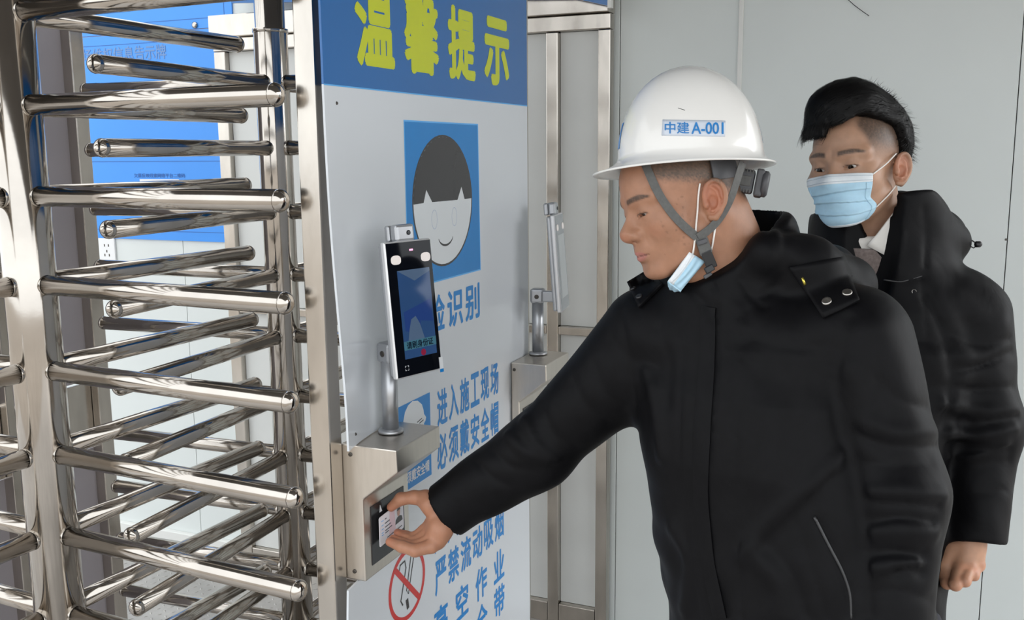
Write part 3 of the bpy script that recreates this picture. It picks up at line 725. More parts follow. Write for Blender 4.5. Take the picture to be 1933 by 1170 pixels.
def head_cols(P, skin, p):
    S = np.stack([np.abs(P[:, 0]), P[:, 1], P[:, 2]], 1)
    c = np.tile(np.array(skin)[None], (len(P), 1))
    red = np.array(skin)*np.array([1.12, 0.80, 0.74])
    def blob(ctr, r, soft=0.6): return 1-sstep(soft, 1.0, np.sqrt((((S-np.array(ctr))/np.array(r))**2).sum(1)))
    c = lerp_col(c, red, 0.40*blob((0.0, 0.115, -0.024), (0.022, 0.020, 0.016), 0.2))
    c = lerp_col(c, red, 0.35*blob((0.045, 0.070, -0.022), (0.025, 0.030, 0.024), 0.1))
    c = lerp_col(c, red, 0.75*blob((0.083, -0.018, 0.0), (0.016, 0.028, 0.040), 0.5))
    # lips
    zc = -0.0597; lip = np.array(p.get('lips', (0.42, 0.16, 0.14)))
    m = (1-sstep(0.7, 1.0, np.sqrt((S[:, 0]/0.0245)**2+((P[:, 2]-zc)/np.where(P[:, 2] > zc, 0.0095, 0.0115))**2)))*sstep(0.084, 0.090, P[:, 1])
    c = lerp_col(c, lip, m*0.8)
    m = (1-sstep(0.4, 1.0, np.abs(P[:, 2]+0.0595)/0.0014))*(S[:, 0] < 0.026)*(P[:, 1] > 0.085)
    c = lerp_col(c, (0.10, 0.035, 0.03), m*0.8)
    # brows and lash line: hair on the skin
    bz = 0.0300 + p.get('brow', 0.0) + 0.0035*np.sin(np.clip((S[:, 0]-0.012)/0.044, 0, 1)*math.pi*0.85)
    W = Waves(5, 1500, 40)
    bw = 0.0054*(1-0.55*sstep(0.035, 0.058, S[:, 0]))
    m = (1-sstep(0.5, 1.15, np.abs(P[:, 2]-bz)/bw))*sstep(0.010, 0.015, S[:, 0])*(1-sstep(0.052, 0.060, S[:, 0]))*(P[:, 1] > 0.03)
    c = lerp_col(c, (0.035, 0.025, 0.02), np.clip(m*(0.82+0.08*W(P)), 0, 0.9))
    ez = 0.009+p.get('lid', -0.004)
    m = (1-sstep(0.3, 1.0, np.abs(P[:, 2]-(ez+0.0032-8*(S[:, 0]-0.032)**2))/0.0018))*(1-sstep(0.013, 0.0155, np.abs(S[:, 0]-0.032)))*(P[:, 1] > 0.070)
    c = lerp_col(c, (0.03, 0.02, 0.018), m*0.8)
    # stubble of the clipped hair
    if 'clip' in p:
        c = lerp_col(c, p.get('clipcol', (0.11, 0.085, 0.065)), np.clip(p['clip'](P), 0, 1))
    for (sx_, sy_, sz_, sr_, sa_) in p.get('spots', []):
        c = lerp_col(c, np.array(skin)*0.38, sa_*(1-sstep(0.3, 1.0, np.linalg.norm(P-np.array((sx_, sy_, sz_)), axis=1)/sr_)))
    if 'beard' in p:
        m = blob((0.0, 0.080, -0.075), (0.050, 0.045, 0.034), 0.2)*p['beard']
        c = lerp_col(c, (0.16, 0.11, 0.09), m)
    return c
def frame(fwd, up):
    f = nrm(fwd); u = np.array(up, float); u = nrm(u-f*u.dot(f)); x = np.cross(f, u)     # to the head's right
    return np.stack([-x, f, u], 1)            # columns: its left, forward, up
mat('skin', (0.5, 0.3, 0.2, 1), 0.46, spec=0.4, sss=0.12, vcol='Col', noise=(70, 0.07), bump=(420, 0.12, 0.0006))
mat('eyeball', srgb(205, 198, 192), 0.12, vcol='Col', noise=(60, 0.03))
mat('jacket', (0.0034, 0.0033, 0.0041, 1), 0.54, spec=0.125, noise=(60, 0.15), bump=(900, 0.15, 0.0006), folds=(11, 0.16, 0.010), stretch=(1, 1, 0.8))
mat('jacket_lining', (0.012, 0.014, 0.028, 1), 0.7, spec=0.2, noise=(60, 0.1))
mat('trousers', (0.014, 0.015, 0.022, 1), 0.8, noise=(60, 0.1))
mat('shoe', (0.012, 0.011, 0.011, 1), 0.35, noise=(40, 0.1))
mat('shirt', srgb(232, 228, 222), 0.7, noise=(40, 0.03), bump=(700, 0.1, 0.0005))
mat('sweater', srgb(120, 108, 104), 0.9, noise=(200, 0.2), bump=(600, 0.3, 0.001))
mat('hair', (0.004, 0.0036, 0.0036, 1), 0.55, spec=0.22, noise=(300, 0.25))
mat('mask_blue', srgb(184, 220, 240), 0.75, noise=(120, 0.03), bump=(500, 0.08, 0.0004), sss=0.05)
mat('mask_white', srgb(232, 238, 242), 0.75, noise=(120, 0.02))
mat('mask_seam', srgb(190, 202, 212), 0.8, noise=(120, 0.02))
mat('elastic', srgb(236, 232, 226), 0.7, noise=(120, 0.02))
mat('hat_white', srgb(236, 234, 230), 0.22, noise=(14, 0.015), coat=0.4)
mat('strap_grey', srgb(92, 92, 90), 0.65, noise=(200, 0.12), bump=(900, 0.2, 0.0005))
mat('strap_dark', srgb(78, 78, 81), 0.5, noise=(60, 0.06))
mat('sticker', srgb(206, 214, 226), 0.3, noise=(40, 0.02))
mat('metal_snap', (0.45, 0.43, 0.40, 1), 0.3, 1.0, noise=(60, 0.1))
mat('brass', (0.62, 0.52, 0.10, 1), 0.3, 0.9, noise=(60, 0.1))
mat('card', srgb(226, 224, 230), 0.25, noise=(9, 0.03))
mat('card_pink', srgb(226, 196, 204), 0.25, noise=(9, 0.05))
mat('card_ink', srgb(70, 72, 84), 0.4, noise=(30, 0.05))
mat('zip', (0.05, 0.05, 0.052, 1), 0.35, 0.5, noise=(90, 0.1))

def eyes(person, O, R, sc, gaze, e_open=0.0028):
    """eyeballs behind the lids, iris as vertex colour"""
    for s in (-1, 1):
        n1, n2 = 24, 16; V = []; C = []
        ctr = np.array((0.032*s, 0.0755, 0.009))
        for i in range(n1):
            for j in range(n2):
                a = 2*math.pi*i/n1; b = math.pi*j/(n2-1)
                V.append((math.sin(b)*math.cos(a), math.cos(b), math.sin(b)*math.sin(a)))
        V = np.array(V); g = nrm(gaze)
        # rotate the pole to the gaze direction
        z = np.array([0, 1.0, 0]); v = np.cross(z, g); c_ = z.dot(g); K = np.array([[0, -v[2], v[1]], [v[2], 0, -v[0]], [-v[1], v[0], 0]])
        Rg = np.eye(3)+K+K@K/(1+c_); V = V@Rg.T
        cosg = V@g; C = np.where(cosg[:, None] > 0.90, np.array((0.012, 0.008, 0.006))[None], np.array((0.60, 0.56, 0.53))[None])
        W = O + (ctr+V*0.0124)@R.T*sc
        F = []
        for i in range(n1):
            for j in range(n2-1): i2 = (i+1) % n1; F.append((i*n2+j, i2*n2+j, i2*n2+j+1, i*n2+j+1))
        me = np_mesh('eye', W, np.array(F), C); link('eye', me, 'eyeball', person)
def join_parts(parts):
    V = []; F = []; C = []; o = 0
    for v, f, c in parts: V.append(v); F.append(f+o); C.append(c); o += len(v)
    return np.concatenate(V), np.concatenate(F), np.concatenate(C)

# ================================================================== shared person helpers
HB = nrm([CBACK[0], CBACK[1], 0]); HR = nrm([CRIGHT[0], CRIGHT[1], 0])      # level directions towards / across the viewer
ZUP = np.array([0, 0, 1.0])
def loft(P, rows, Lv, Fv, n=2.3):
    """stack of rounded sections: rows = (centre point, half width, half depth) ordered bottom to top"""
    zs = np.array([r[0][2] for r in rows]); z = P[:, 2]
    cx = np.interp(z, zs, [r[0][0] for r in rows]); cy = np.interp(z, zs, [r[0][1] for r in rows])
    a = np.interp(z, zs, [r[1] for r in rows]); b = np.interp(z, zs, [r[2] for r in rows])
    dx = P[:, 0]-cx; dy = P[:, 1]-cy
    u = np.abs(dx*Lv[0]+dy*Lv[1])/a; w = np.abs(dx*Fv[0]+dy*Fv[1])/b
    r = (u**n+w**n+1e-12)**(1/n); d = (r-1)*np.minimum(a, b)*0.9
    return smax(smax(d, z-zs[-1], 0.02), zs[0]-z, 0.006)
def march(fn, pts, t0=0.9, t1=2.6):
    """first hit of the rays through pixels pts with fn"""
    D = np.array([ray(*p) for p in pts]); t = np.full(len(D), t0)
    for _ in range(90):
        d = fn(CAM+D*t[:, None]); t = np.minimum(t+np.clip(d, -0.02, 0.08)*0.7, t1)
    return CAM+D*t[:, None]
def march_safe(fn, pts):
    """march, with rays that miss taking the depth of the ones that hit"""
    P = march(fn, pts); bad = np.abs(fn(P)) > 0.006
    if bad.any() and not bad.all():
        pts = np.array(pts, float); dep = (P-CAM)@(-CBACK); good = np.where(~bad)[0]
        for k in np.where(bad)[0]: dep[k] = dep[good[np.argmin(((pts[good]-pts[k])**2).sum(1))]]
        P = np.array([at(x, y, d) for (x, y), d in zip(pts, dep)])
    return P
def resample(pts, n):
    pts = np.array(pts, float); s = np.r_[0, np.cumsum(np.linalg.norm(np.diff(pts, axis=0), axis=1))]
    # smooth through the points
    u = np.linspace(0, s[-1], n); out = np.stack([np.interp(u, s, pts[:, k]) for k in range(pts.shape[1])], 1)
    for _ in range(3): out[1:-1] = 0.25*out[:-2]+0.5*out[1:-1]+0.25*out[2:]
    return out
def polyd(P, pts):
    """distance to a polyline"""
    d = np.full(len(P), 1e9)
    for a, b in zip(pts[:-1], pts[1:]):
        v = b-a; t = np.clip(((P-a)@v)/max(v.dot(v), 1e-12), 0, 1); d = np.minimum(d, ((P-a-t[:, None]*v)**2).sum(1))
    return np.sqrt(d)
class Relief:
    """ridges (+) and creases (-) drawn on the surface along pixel polylines: (points, width, height)"""
    def __init__(s, base, lines):
        s.L = []
        for pts, w, h in lines:
            px = resample(pts, max(6, int(len(pts)*4))); p3 = march(base, px)
            lo = p3.min(0)-w*3; hi = p3.max(0)+w*3; s.L.append((p3, w, h, lo, hi))
    def __call__(s, P):
        out = np.zeros(len(P))
        for p3, w, h, lo, hi in s.L:
            m = ((P > lo) & (P < hi)).all(1)
            if m.any():
                d = polyd(P[m], p3); out[m] += h*(np.exp(-(d/w)**2) if h > 0 else np.exp(-np.sqrt(d*d+2.5e-6)/(w*0.75)))
        return out
def drape(fn, quad, nu, nv, lift, thick, name, m, parent, jitter=0.0):
    """cloth patch laid over surface fn; quad = 4 pixel corners (tl, tr, br, bl)"""
    tl, tr, br, bl = [np.array(q, float) for q in quad]; px = []
    for i in range(nu):
        for j in range(nv):
            a = i/(nu-1); b = j/(nv-1); px.append((1-b)*((1-a)*tl+a*tr)+b*((1-a)*bl+a*br))
    P = march_safe(fn, px); e = 1e-3; d0 = fn(P); G = np.stack([fn(P+np.eye(3)[k]*e)-d0 for k in range(3)], 1); G /= np.linalg.norm(G, axis=1)[:, None]
    A = (P+G*lift).reshape(nu, nv, 3); Bm = (P+G*(lift-thick)).reshape(nu, nv, 3)
    mb = MB(); mb.grid(A); mb.grid(Bm); o = nu*nv
    ed = [(i, 0) for i in range(nu)]+[(nu-1, j) for j in range(1, nv)]+[(i, nv-1) for i in range(nu-2, -1, -1)]+[(0, j) for j in range(nv-2, 0, -1)]
    ix = [i*nv+j for i, j in ed]
    for k in range(len(ix)): a, b = ix[k], ix[(k+1) % len(ix)]; mb.f.append((a, b, o+b, o+a)); mb.sm.append(False)
    return mb.build(name, m, parent)
def strip(fn, left, right, nu, nv, lift, thick, name, m, parent):
    """cloth band laid over fn between two pixel polylines"""
    Lp, Rp = resample(left, nv), resample(right, nv); px = [(1-i/(nu-1))*Lp[j]+i/(nu-1)*Rp[j] for i in range(nu) for j in range(nv)]
    P = march_safe(fn, px); e = 1e-3; d0 = fn(P); G = np.stack([fn(P+np.eye(3)[k]*e)-d0 for k in range(3)], 1); G /= np.linalg.norm(G, axis=1)[:, None]
    A = (P+G*lift).reshape(nu, nv, 3); Bm = (P+G*(lift-thick)).reshape(nu, nv, 3)
    mb = MB(); mb.grid(A); mb.grid(Bm)
    for Q in (np.stack([A[0], Bm[0]], 0), np.stack([A[-1], Bm[-1]], 0), np.stack([A[:, 0], Bm[:, 0]], 0), np.stack([A[:, -1], Bm[:, -1]], 0)): mb.grid(Q, False)
    return mb.build(name, m, parent)
def snap(fn, px, r, parent, m='metal_snap', lift=0.0, name='snap_button'):
    P = march(fn, [px])[0]; e = 1e-3; d0 = fn(P[None])[0]; g = nrm([fn((P+np.eye(3)[k]*e)[None])[0]-d0 for k in range(3)])
    b = MB(); b.lathe(P+g*(lift-0.001), g, [(0, r), (0.002, r), (0.0032, r*0.75), (0.0024, r*0.45), (0.0024, r*0.1)], 16); return b.build(name, m, parent)
def thread(fn, pts, r, parent, m, name, lift=0.0, n=None):
    P = march_safe(fn, resample(pts, n or len(pts)*5)); e = 1e-3; d0 = fn(P); G = np.stack([fn(P+np.eye(3)[k]*e)-d0 for k in range(3)], 1); G /= np.linalg.norm(G, axis=1)[:, None]
    b = MB(); b.tube(P+G*lift, r, 6); return b.build(name, m, parent)
def ribbon(pts, ups, w, th, name, m, parent):
    """flat band through 3D points; ups = outward normals"""
    pts = np.array(pts); A = []; n = len(pts)
    for i in range(n):
        t = nrm(pts[min(i+1, n-1)]-pts[max(i-1, 0)]); u = nrm(np.array(ups[i])-t*t.dot(ups[i])); s = np.cross(t, u)
        ww = w if np.isscalar(w) else w[i]
        A.append([pts[i]-s*ww/2+u*th/2, pts[i]+s*ww/2+u*th/2, pts[i]+s*ww/2-u*th/2, pts[i]-s*ww/2-u*th/2])
    V = np.array(A).reshape(-1, 3); F = []
    for i in range(n-1):
        for k in range(4): k2 = (k+1) % 4; F.append((i*4+k, i*4+k2, (i+1)*4+k2, (i+1)*4+k))
    F += [(0, 1, 2, 3), ((n-1)*4+3, (n-1)*4+2, (n-1)*4+1, (n-1)*4)]
    b = MB(); b.add(V, F); return b.build(name, m, parent)
def legs_and_shoes(person, hip, Lv, Fv, spread=0.11, tag_=''):
    """trousers and shoes down to the floor; returns leg core chains for the body"""
    hz = hip[2]; cores = []
    lg = []
    for s in (-1, 1):
        h0 = hip+Lv*s*0.070; k = np.array([hip[0], hip[1], 0.47])+Lv*s*spread*0.95+Fv*0.015; a = np.array([hip[0], hip[1], 0.075])+Lv*s*spread-Fv*0.01
        lg.append((h0, k, a)); cores.append(([h0, k, a+np.array([0, 0, -0.02])], [0.07, 0.045, 0.03]))
    W = Waves(77, 34, 12, (1, 1, 0.5))
    def tf(P):
        d = None
        for h0, k, a in lg:
            c = smin(cap(P, h0, k, 0.090, 0.076), cap(P, k, a, 0.078, 0.066), 0.03); d = c if d is None else smin(d, c, 0.02)
        d = smin(d, ell3(P, hip, (0.125, 0.125, 0.10)), 0.05)
        d = d+0.004*W(P)
        return smax(d, 0.035-P[:, 2], 0.004)
    lo = hip-0.32; hi = hip+0.32; lo[2] = 0.0; hi[2] = hz+0.1
    V, F = mesh_sdf(tf, lo, hi, 0.012, 1); link('trousers', np_mesh('trousers', V, F), 'trousers', person)
    for h0, k, a in lg:
        heel = a-Fv*0.055; heel[2] = 0.045; toe = a+Fv*0.165; toe[2] = 0.036
        def sf(P):
            d = smin(cap(P, heel, toe, 0.042, 0.036), cap(P, a+np.array([0, 0, 0.03]), heel+Fv*0.05, 0.05, 0.045), 0.04)
            return smax(d, 0.004-P[:, 2], 0.003)
        V, F = mesh_sdf(sf, np.minimum(heel, toe)-0.08, np.maximum(heel, toe)+np.array([0.08, 0.08, 0.12]), 0.009, 1)
        sh = link('shoe', np_mesh('shoe', V, F), 'shoe', person)
        b = MB(); pts = []
        for t in np.linspace(0, 2*math.pi, 29)[:-1]:
            c = (heel+toe)/2; hl = np.linalg.norm(toe-heel)/2+0.042
            p = c+Fv*hl*math.cos(t)+Lv*0.043*math.sin(t); pts.append((p[0], p[1], 0.0))
        b.prism(pts, (0, 0, 0.012)); b.build('sole', 'black_plastic', sh)
    return cores

# ================================================================== the man in the hard hat
SKIN1 = (0.375, 0.190, 0.116)
f0 = nrm(-CRIGHT*math.cos(math.radians(15))+CBACK*math.sin(math.radians(15)))
th1 = math.radians(17); upv = nrm(CUP-f0*CUP.dot(f0))
R1 = frame(f0*math.cos(th1)-upv*math.sin(th1), upv*math.cos(th1)+f0*math.sin(th1))
S1 = 0.925
O1 = at(1325, 379, 1.43) - R1[:, 0]*0.074*S1
def h1(p): return O1 + (R1@np.array(p))*S1                      # head point -> world
# hard hat frame
HT = math.radians(2.6)
fh = nrm(f0*math.cos(HT)-upv*math.sin(HT))
RH = frame(fh, upv*math.cos(HT)+f0*math.sin(HT))
OH = at(1304, 314, 1.50)
HA, HBW, HH = 0.1145, 0.101, 0.154
def hat_local(P): return (P-OH)@RH
def hat_inner(P): q = hat_local(P); return ell3(q, (0, 0, 0), (HBW-0.008, HA-0.008, HH-0.008))

TA = math.radians(35)
F1 = nrm(HB*math.cos(TA)-HR*math.sin(TA)); L1v = nrm(HR*math.cos(TA)+HB*math.sin(TA))
rows1 = [(1345, 1512, 1.50, .202, .148), (1170, 1501, 1.50, .205, .150), (1000, 1484, 1.50, .206, .152), (850, 1453, 1.51, .206, .152),
         (720, 1434, 1.525, .204, .150), (630, 1424, 1.54, .196, .138), (575, 1412, 1.55, .164, .116), (535, 1400, 1.555, .110, .095)]
rows1 = [(at(x, y, d), a, b) for y, x, d, a, b in rows1]
sh_r, el_r, wr_r = at(1226, 640, 1.60), at(1015, 850, 1.665), at(832, 970, 1.705)
sh_l, el_l, wr_l = at(1606, 645, 1.42), at(1688, 930, 1.375), at(1674, 1240, 1.34)
cuff = at(840, 965, 1.702); cdir = nrm(wr_r-el_r)
nb, nt = at(1392, 600, 1.555), at(1352, 455, 1.515)
W1 = Waves(3, 30, 16); W2 = Waves(4, 75, 16); W3 = Waves(8, 55, 12, (1, 1, 2.2))
# ---- jacket
c0, c1 = at(1402, 610, 1.55), at(1378, 440, 1.535)
pa, pb = at(1475, 430, 1.45), at(1320, 545, 1.45)
tpl = nrm(pb-pa); npl = np.cross(tpl, CBACK); npl = npl if npl.dot(CUP) > 0 else -npl; npl = nrm(npl+CBACK*0.38)
hoodp = [at(1456, 478, 1.43), at(1520, 510, 1.45), at(1592, 542, 1.52), at(1560, 520, 1.62), at(1470, 490, 1.66)]
hoodr = [0.036, 0.050, 0.046, 0.046, 0.040]
ztop1 = at(1445, 392, 1.52)[2]
def arm_r(P):
    d = smin(cap(P, sh_r, el_r, 0.083, 0.062), cap(P, el_r, wr_r+cdir*0.03, 0.062, 0.050), 0.03)
    return smax(d, (P-cuff)@cdir, 0.003)
def arm_l(P): return smin(cap(P, sh_l, el_l, 0.086, 0.070), cap(P, el_l, wr_l, 0.070, 0.058), 0.03)
def jacket_base(P):
    d = loft(P, rows1, L1v, F1)
    d = smin(d, arm_r(P), 0.035); d = smin(d, arm_l(P), 0.018)
    d = smin(d, ell3(P, (np.array(sh_l)+np.array(nb))/2, (0.10, 0.10, 0.075)), 0.05)
    d = smin(d, ell3(P, (np.array(sh_r)+np.array(nb))/2, (0.10, 0.10, 0.06)), 0.05)
    col = cap(P, c0, c1, 0.122, 0.104); col = smax(smax(col, (P-pa)@npl, 0.006), P[:, 2]-ztop1, 0.03)
    d = smin(d, col, 0.03)
    d = smin(d, chain(P, hoodp, hoodr, 0.02), 0.022)
    return d
PLB = [(1322, 577), (1318, 700), (1309, 800), (1306, 934), (1322, 1060), (1345, 1166)]; PLC = [(1354, 581), (1352, 700), (1344, 800), (1340, 934), (1352, 1060), (1375, 1166)]
relief1 = Relief(jacket_base, [
    ([(1291, 600), (1284, 700), (1283, 800), (1281, 934), (1300, 1060), (1318, 1166)], .0038, -.0035),
    (PLB, .0040, -.0030), (PLC, .0050, -.0050),
    ([(1413, 581), (1402, 680), (1395, 743), (1388, 850), (1386, 934), (1392, 1060), (1402, 1166)], .0038, -.0038),
    ([(1600, 600), (1572, 700), (1580, 790), (1612, 880), (1632, 1000), (1640, 1160)], .012, -.012),
    ([(1172, 590), (1185, 690), (1198, 765)], .006, -.004),
    ([(1590, 860), (1530, 920), (1450, 990), (1400, 1050)], .014, .006), ([(1570, 900), (1500, 970), (1430, 1040)], .012, -.005),
    ([(1545, 985), (1572, 1045), (1600, 1105), (1607, 1166)], .005, -.006), ([(1500, 985), (1530, 1060), (1560, 1166)], .005, -.003),
    ([(1400, 700), (1450, 800), (1440, 900)], .03, .004), ([(1480, 640), (1530, 720), (1560, 800)], .03, .005),
    ([(1640, 985), (1700, 975), (1760, 985)], .010, -.010), ([(1650, 1003), (1710, 998), (1760, 1006)], .012, .006),
    ([(1640, 1045), (1690, 1040), (1740, 1050)], .009, -.012), ([(1650, 1070), (1690, 1068), (1730, 1062)], .010, .008), ([(1690, 1080), (1720, 1072), (1738, 1080)], .008, -.012),
    ([(1640, 1120), (1700, 1115), (1760, 1130)], .012, -.005), ([(1620, 870), (1690, 880), (1760, 870)], .016, -.006),
    ([(1660, 620), (1700, 700), (1730, 800)], .03, .004), ([(1610, 700), (1640, 780), (1640, 860)], .02, .006),
    ([(1080, 720), (1100, 760), (1150, 800)], .012, -.006), ([(1020, 770), (1040, 820), (1090, 850)], .010, -.008), ([(990, 790), (1010, 840), (1050, 870)], .010, .005),
    ([(930, 850), (960, 880), (1010, 890)], .010, -.005), ([(1150, 640), (1190, 680), (1240, 690)], .016, -.005),
    ([(1300, 548), (1330, 572), (1350, 600)], .008, -.006), ([(1345, 540), (1372, 566), (1392, 600)], .008, -.007), ([(1400, 530), (1418, 560), (1440, 580)], .008, -.006),
    ([(1360, 552), (1384, 580), (1400, 620)], .010, .005), ([(1240, 620), (1262, 680), (1258, 760)], .014, -.005), ([(1220, 700), (1240, 780), (1250, 860)], .014, .005),
    ([(1420, 640), (1500, 660), (1560, 650)], .02, -.004), ([(1660, 720), (1700, 760), (1750, 770)], .012, -.006), ([(1640, 800), (1690, 820), (1770, 815)], .014, .006), ([(1620, 820), (1680, 845), (1770, 840)], .010, -.007),
    ([(1650, 930), (1710, 925), (1780, 935)], .012, .006), ([(1640, 945), (1700, 948), (1770, 955)], .009, -.007), ([(1120, 690), (1140, 740), (1180, 770)], .010, -.006), ([(960, 820), (985, 850), (1030, 870)], .009, .006), ([(900, 870), (925, 900), (960, 915)], .009, -.005),
    ([(1420, 1040), (1470, 1100), (1480, 1160)], .014, .006), ([(1450, 1030), (1500, 1090), (1520, 1160)], .012, -.006), ([(1270, 1000), (1300, 1060), (1290, 1150)], .014, .005),
    ([(1440, 420), (1470, 470), (1480, 530), (1440, 560)], .006, -.006), ([(1480, 430), (1484, 490), (1500, 520)], .008, -.008),
])
def jacket1(P):
    d = jacket_base(P) - relief1(P)
    low = np.clip((1.25-P[:, 2])/0.3, 0.25, 1)
    d = d + 0.0026*W1(P) + 0.0013*W2(P)*low
    # openings
    d = smax(d, -cap(P, c0-0.0, c1+(c1-c0)*0.8, 0.080, 0.084), 0.004)
    d = smax(d, -cap(P, wr_r-cdir*0.05, wr_r+cdir*0.3, 0.0395, 0.0395), 0.003)
    return d
jacket1_out = lambda P: jacket_base(P) - relief1(P)
lo = np.minimum.reduce([wr_r, sh_l, at(1345, 1330, 1.5), at(1500, 380, 1.9), rows1[0][0]-0.3])-0.12
hi = np.maximum.reduce([wr_r, sh_l, at(1700, 380, 1.4), rows1[0][0]+0.3])+0.12; lo[2] = 0.72; hi[2] = 1.62

per1 = None
# ---- body: head, neck, trunk, arms and hands as one figure
def clip1(P):      # clipped hair above the ears and at the nape
    n = Waves(11, 1500, 40)(P)*0.10
    return sstep(0.030, 0.050, P[:, 2]-0.35*np.clip(P[:, 1]-0.02, -1, 1)+0.25*np.clip(-P[:, 1]-0.02, 0, 1)+n*0.02)*(1-sstep(0.045, 0.062, P[:, 1]-0.25*(P[:, 2]-0.03)))*(0.85+n)
hp1 = dict(clip=clip1, lid=-0.0045, open=0.0022, beard=0.10, nose=1.08, clipcol=(0.085, 0.065, 0.05))
gs = np.random.RandomState(4); sp_ = []
while len(sp_) < 34:
    o_ = np.array([0.12, gs.uniform(-0.005, 0.075), gs.uniform(-0.070, 0.020)]); t_ = 0.0
    for _ in range(40): t_ += head_sdf((o_-np.array([t_, 0, 0]))[None], hp1)[0]*0.8
    sp_.append((o_[0]-t_, o_[1], o_[2], gs.uniform(0.0014, 0.0034), gs.uniform(0.15, 0.55)))
hp1['spots'] = sp_
def head1(P):
    q = ((P-O1)@R1)/S1
    d = head_sdf(q, hp1)*S1
    neck = chain(P, [h1((0, -0.038, -0.005)), h1((0, -0.046, -0.075)), nb-0.0*ZUP], [0.064, 0.066, 0.080])
    d = smin(d, neck, 0.022)
    d = smin(d, cap(P, h1((0.045, -0.035, -0.03)), h1((0.015, 0.015, -0.105)), 0.016, 0.020), 0.03)
    return smax(d, np.where((hat_local(P)[:, 2] > 0.0), hat_inner(P), -1.0), 0.004)
lo1 = np.minimum.reduce([O1-0.15, nb-0.1]); hi1 = np.maximum.reduce([O1+0.17, nb+0.1]); lo1[2] = nb[2]-0.02
V, F = mesh_sdf(head1, lo1, hi1, 0.0021)
parts = [(V, F, head_cols(((V-O1)@R1)/S1, SKIN1, hp1))]
# hand pinching the card, joints read from the photograph
def H(x, y, d): return at(640+x/4.875, 880+y/4.875, d)
DH = -0.02
def HH_(l): return [H(x, y, d+DH) for x, y, d in l]
fing = [(HH_([(900, 690, 1.690), (850, 735, 1.680), (700, 775, 1.672), (580, 740, 1.682), (470, 695, 1.697)]), [.0135, .0120, .0108, .0100, .0080]),
        (HH_([(890, 640, 1.700), (830, 690, 1.694), (690, 745, 1.688), (590, 715, 1.697), (500, 670, 1.708)]), [.0135, .0122, .0108, .0098, .0080]),
        (HH_([(870, 590, 1.712), (800, 640, 1.708), (690, 705, 1.702), (620, 670, 1.712), (548, 630, 1.722)]), [.0135, .0120, .0105, .0095, .0078]),
        (HH_([(860, 540, 1.722), (790, 590, 1.720), (690, 660, 1.716), (610, 640, 1.724), (540, 612, 1.732)]), [.013, .0115, .0100, .0090, .0074])]
thumb = (HH_([(900, 340, 1.715), (800, 300, 1.718), (690, 285, 1.722), (570, 300, 1.727), (480, 375, 1.734)]), [.019, .0155, .0118, .0110, .0080])
hw = HH_([(1010, 400, 1.715)])[0]
def hand1(P):
    d = cap(P, wr_r-cdir*0.06, hw, 0.029, 0.027)
    for pts, rs in fing: d = smin(d, cap(P, hw, pts[0], 0.024, 0.0150), 0.014)
    for pts, rs in fing: d = smin(d, chain(P, pts, rs, 0.004), 0.0035)
    d = smin(d, smin(cap(P, hw, thumb[0][0], 0.024, 0.021), chain(P, thumb[0], thumb[1], 0.005), 0.008), 0.010)
    d = smin(d, sph(P, HH_([(930, 580, 1.690)])[0], 0.019), 0.016)
    d = smin(d, sph(P, HH_([(840, 360, 1.705)])[0], 0.016), 0.014)
    # palm creases
    d = smax(d, -chain(P, HH_([(880, 430, 1.682), (800, 500, 1.684), (790, 600, 1.676), (830, 690, 1.667)]), [.0016]*4), 0.005)
    d = smax(d, -cap(P, *HH_([(700, 700, 1.676), (720, 640, 1.69)]), .0014), 0.004)
    return d
allp = np.array([p for pts, _ in fing+[thumb] for p in pts]+[hw, wr_r-cdir*0.06])
V, F = mesh_sdf(hand1, allp.min(0)-0.035, allp.max(0)+0.035, 0.0021)
cm = np.tile(np.array(SKIN1)*np.array([1.05, 0.98, 0.96]), (len(V), 1))
for pts, _ in fing+[thumb]: cm = lerp_col(cm, np.array(SKIN1)*np.array([1.12, 0.78, 0.72]), 0.6*(1-sstep(0.0, 0.024, np.linalg.norm(V-pts[-1], axis=1))))
parts.append((V, F, cm))
hip1 = np.array(rows1[0][0])+np.array([0, 0, 0.06])
person1 = None
def core1(P, legs):
    d = chain(P, [nb, rows1[4][0], rows1[1][0], hip1], [0.07, 0.11, 0.11, 0.12])
    d = smin(d, chain(P, [sh_r, el_r, wr_r-cdir*0.05], [0.055, 0.04, 0.028]), 0.02); d = smin(d, chain(P, [sh_l, el_l, wr_l], [0.055, 0.042, 0.03]), 0.02)
    d = smin(d, cap(P, sh_r, sh_l, 0.05), 0.03)
    d = smin(d, sph(P, wr_l+np.array([0, 0, -0.03]), 0.028), 0.02)
    for pts, rs in legs: d = smin(d, chain(P, pts, rs), 0.02)
    return d
class _Stub: pass
me = bpy.data.meshes.new('person'); person1 = bpy.data.objects.new('person', me); COL.objects.link(person1); WLOC['person'] = np.zeros(3)
tag(person1, 'person in white hard hat and black jacket holding a card to the reader', 'person')
legs = legs_and_shoes(person1, hip1, L1v, F1)
V, F = mesh_sdf(lambda P: core1(P, legs), (lo[0], lo[1], 0.02), hi, 0.016, 1)
parts.append((V, F, np.tile(np.array(SKIN1), (len(V), 1))))
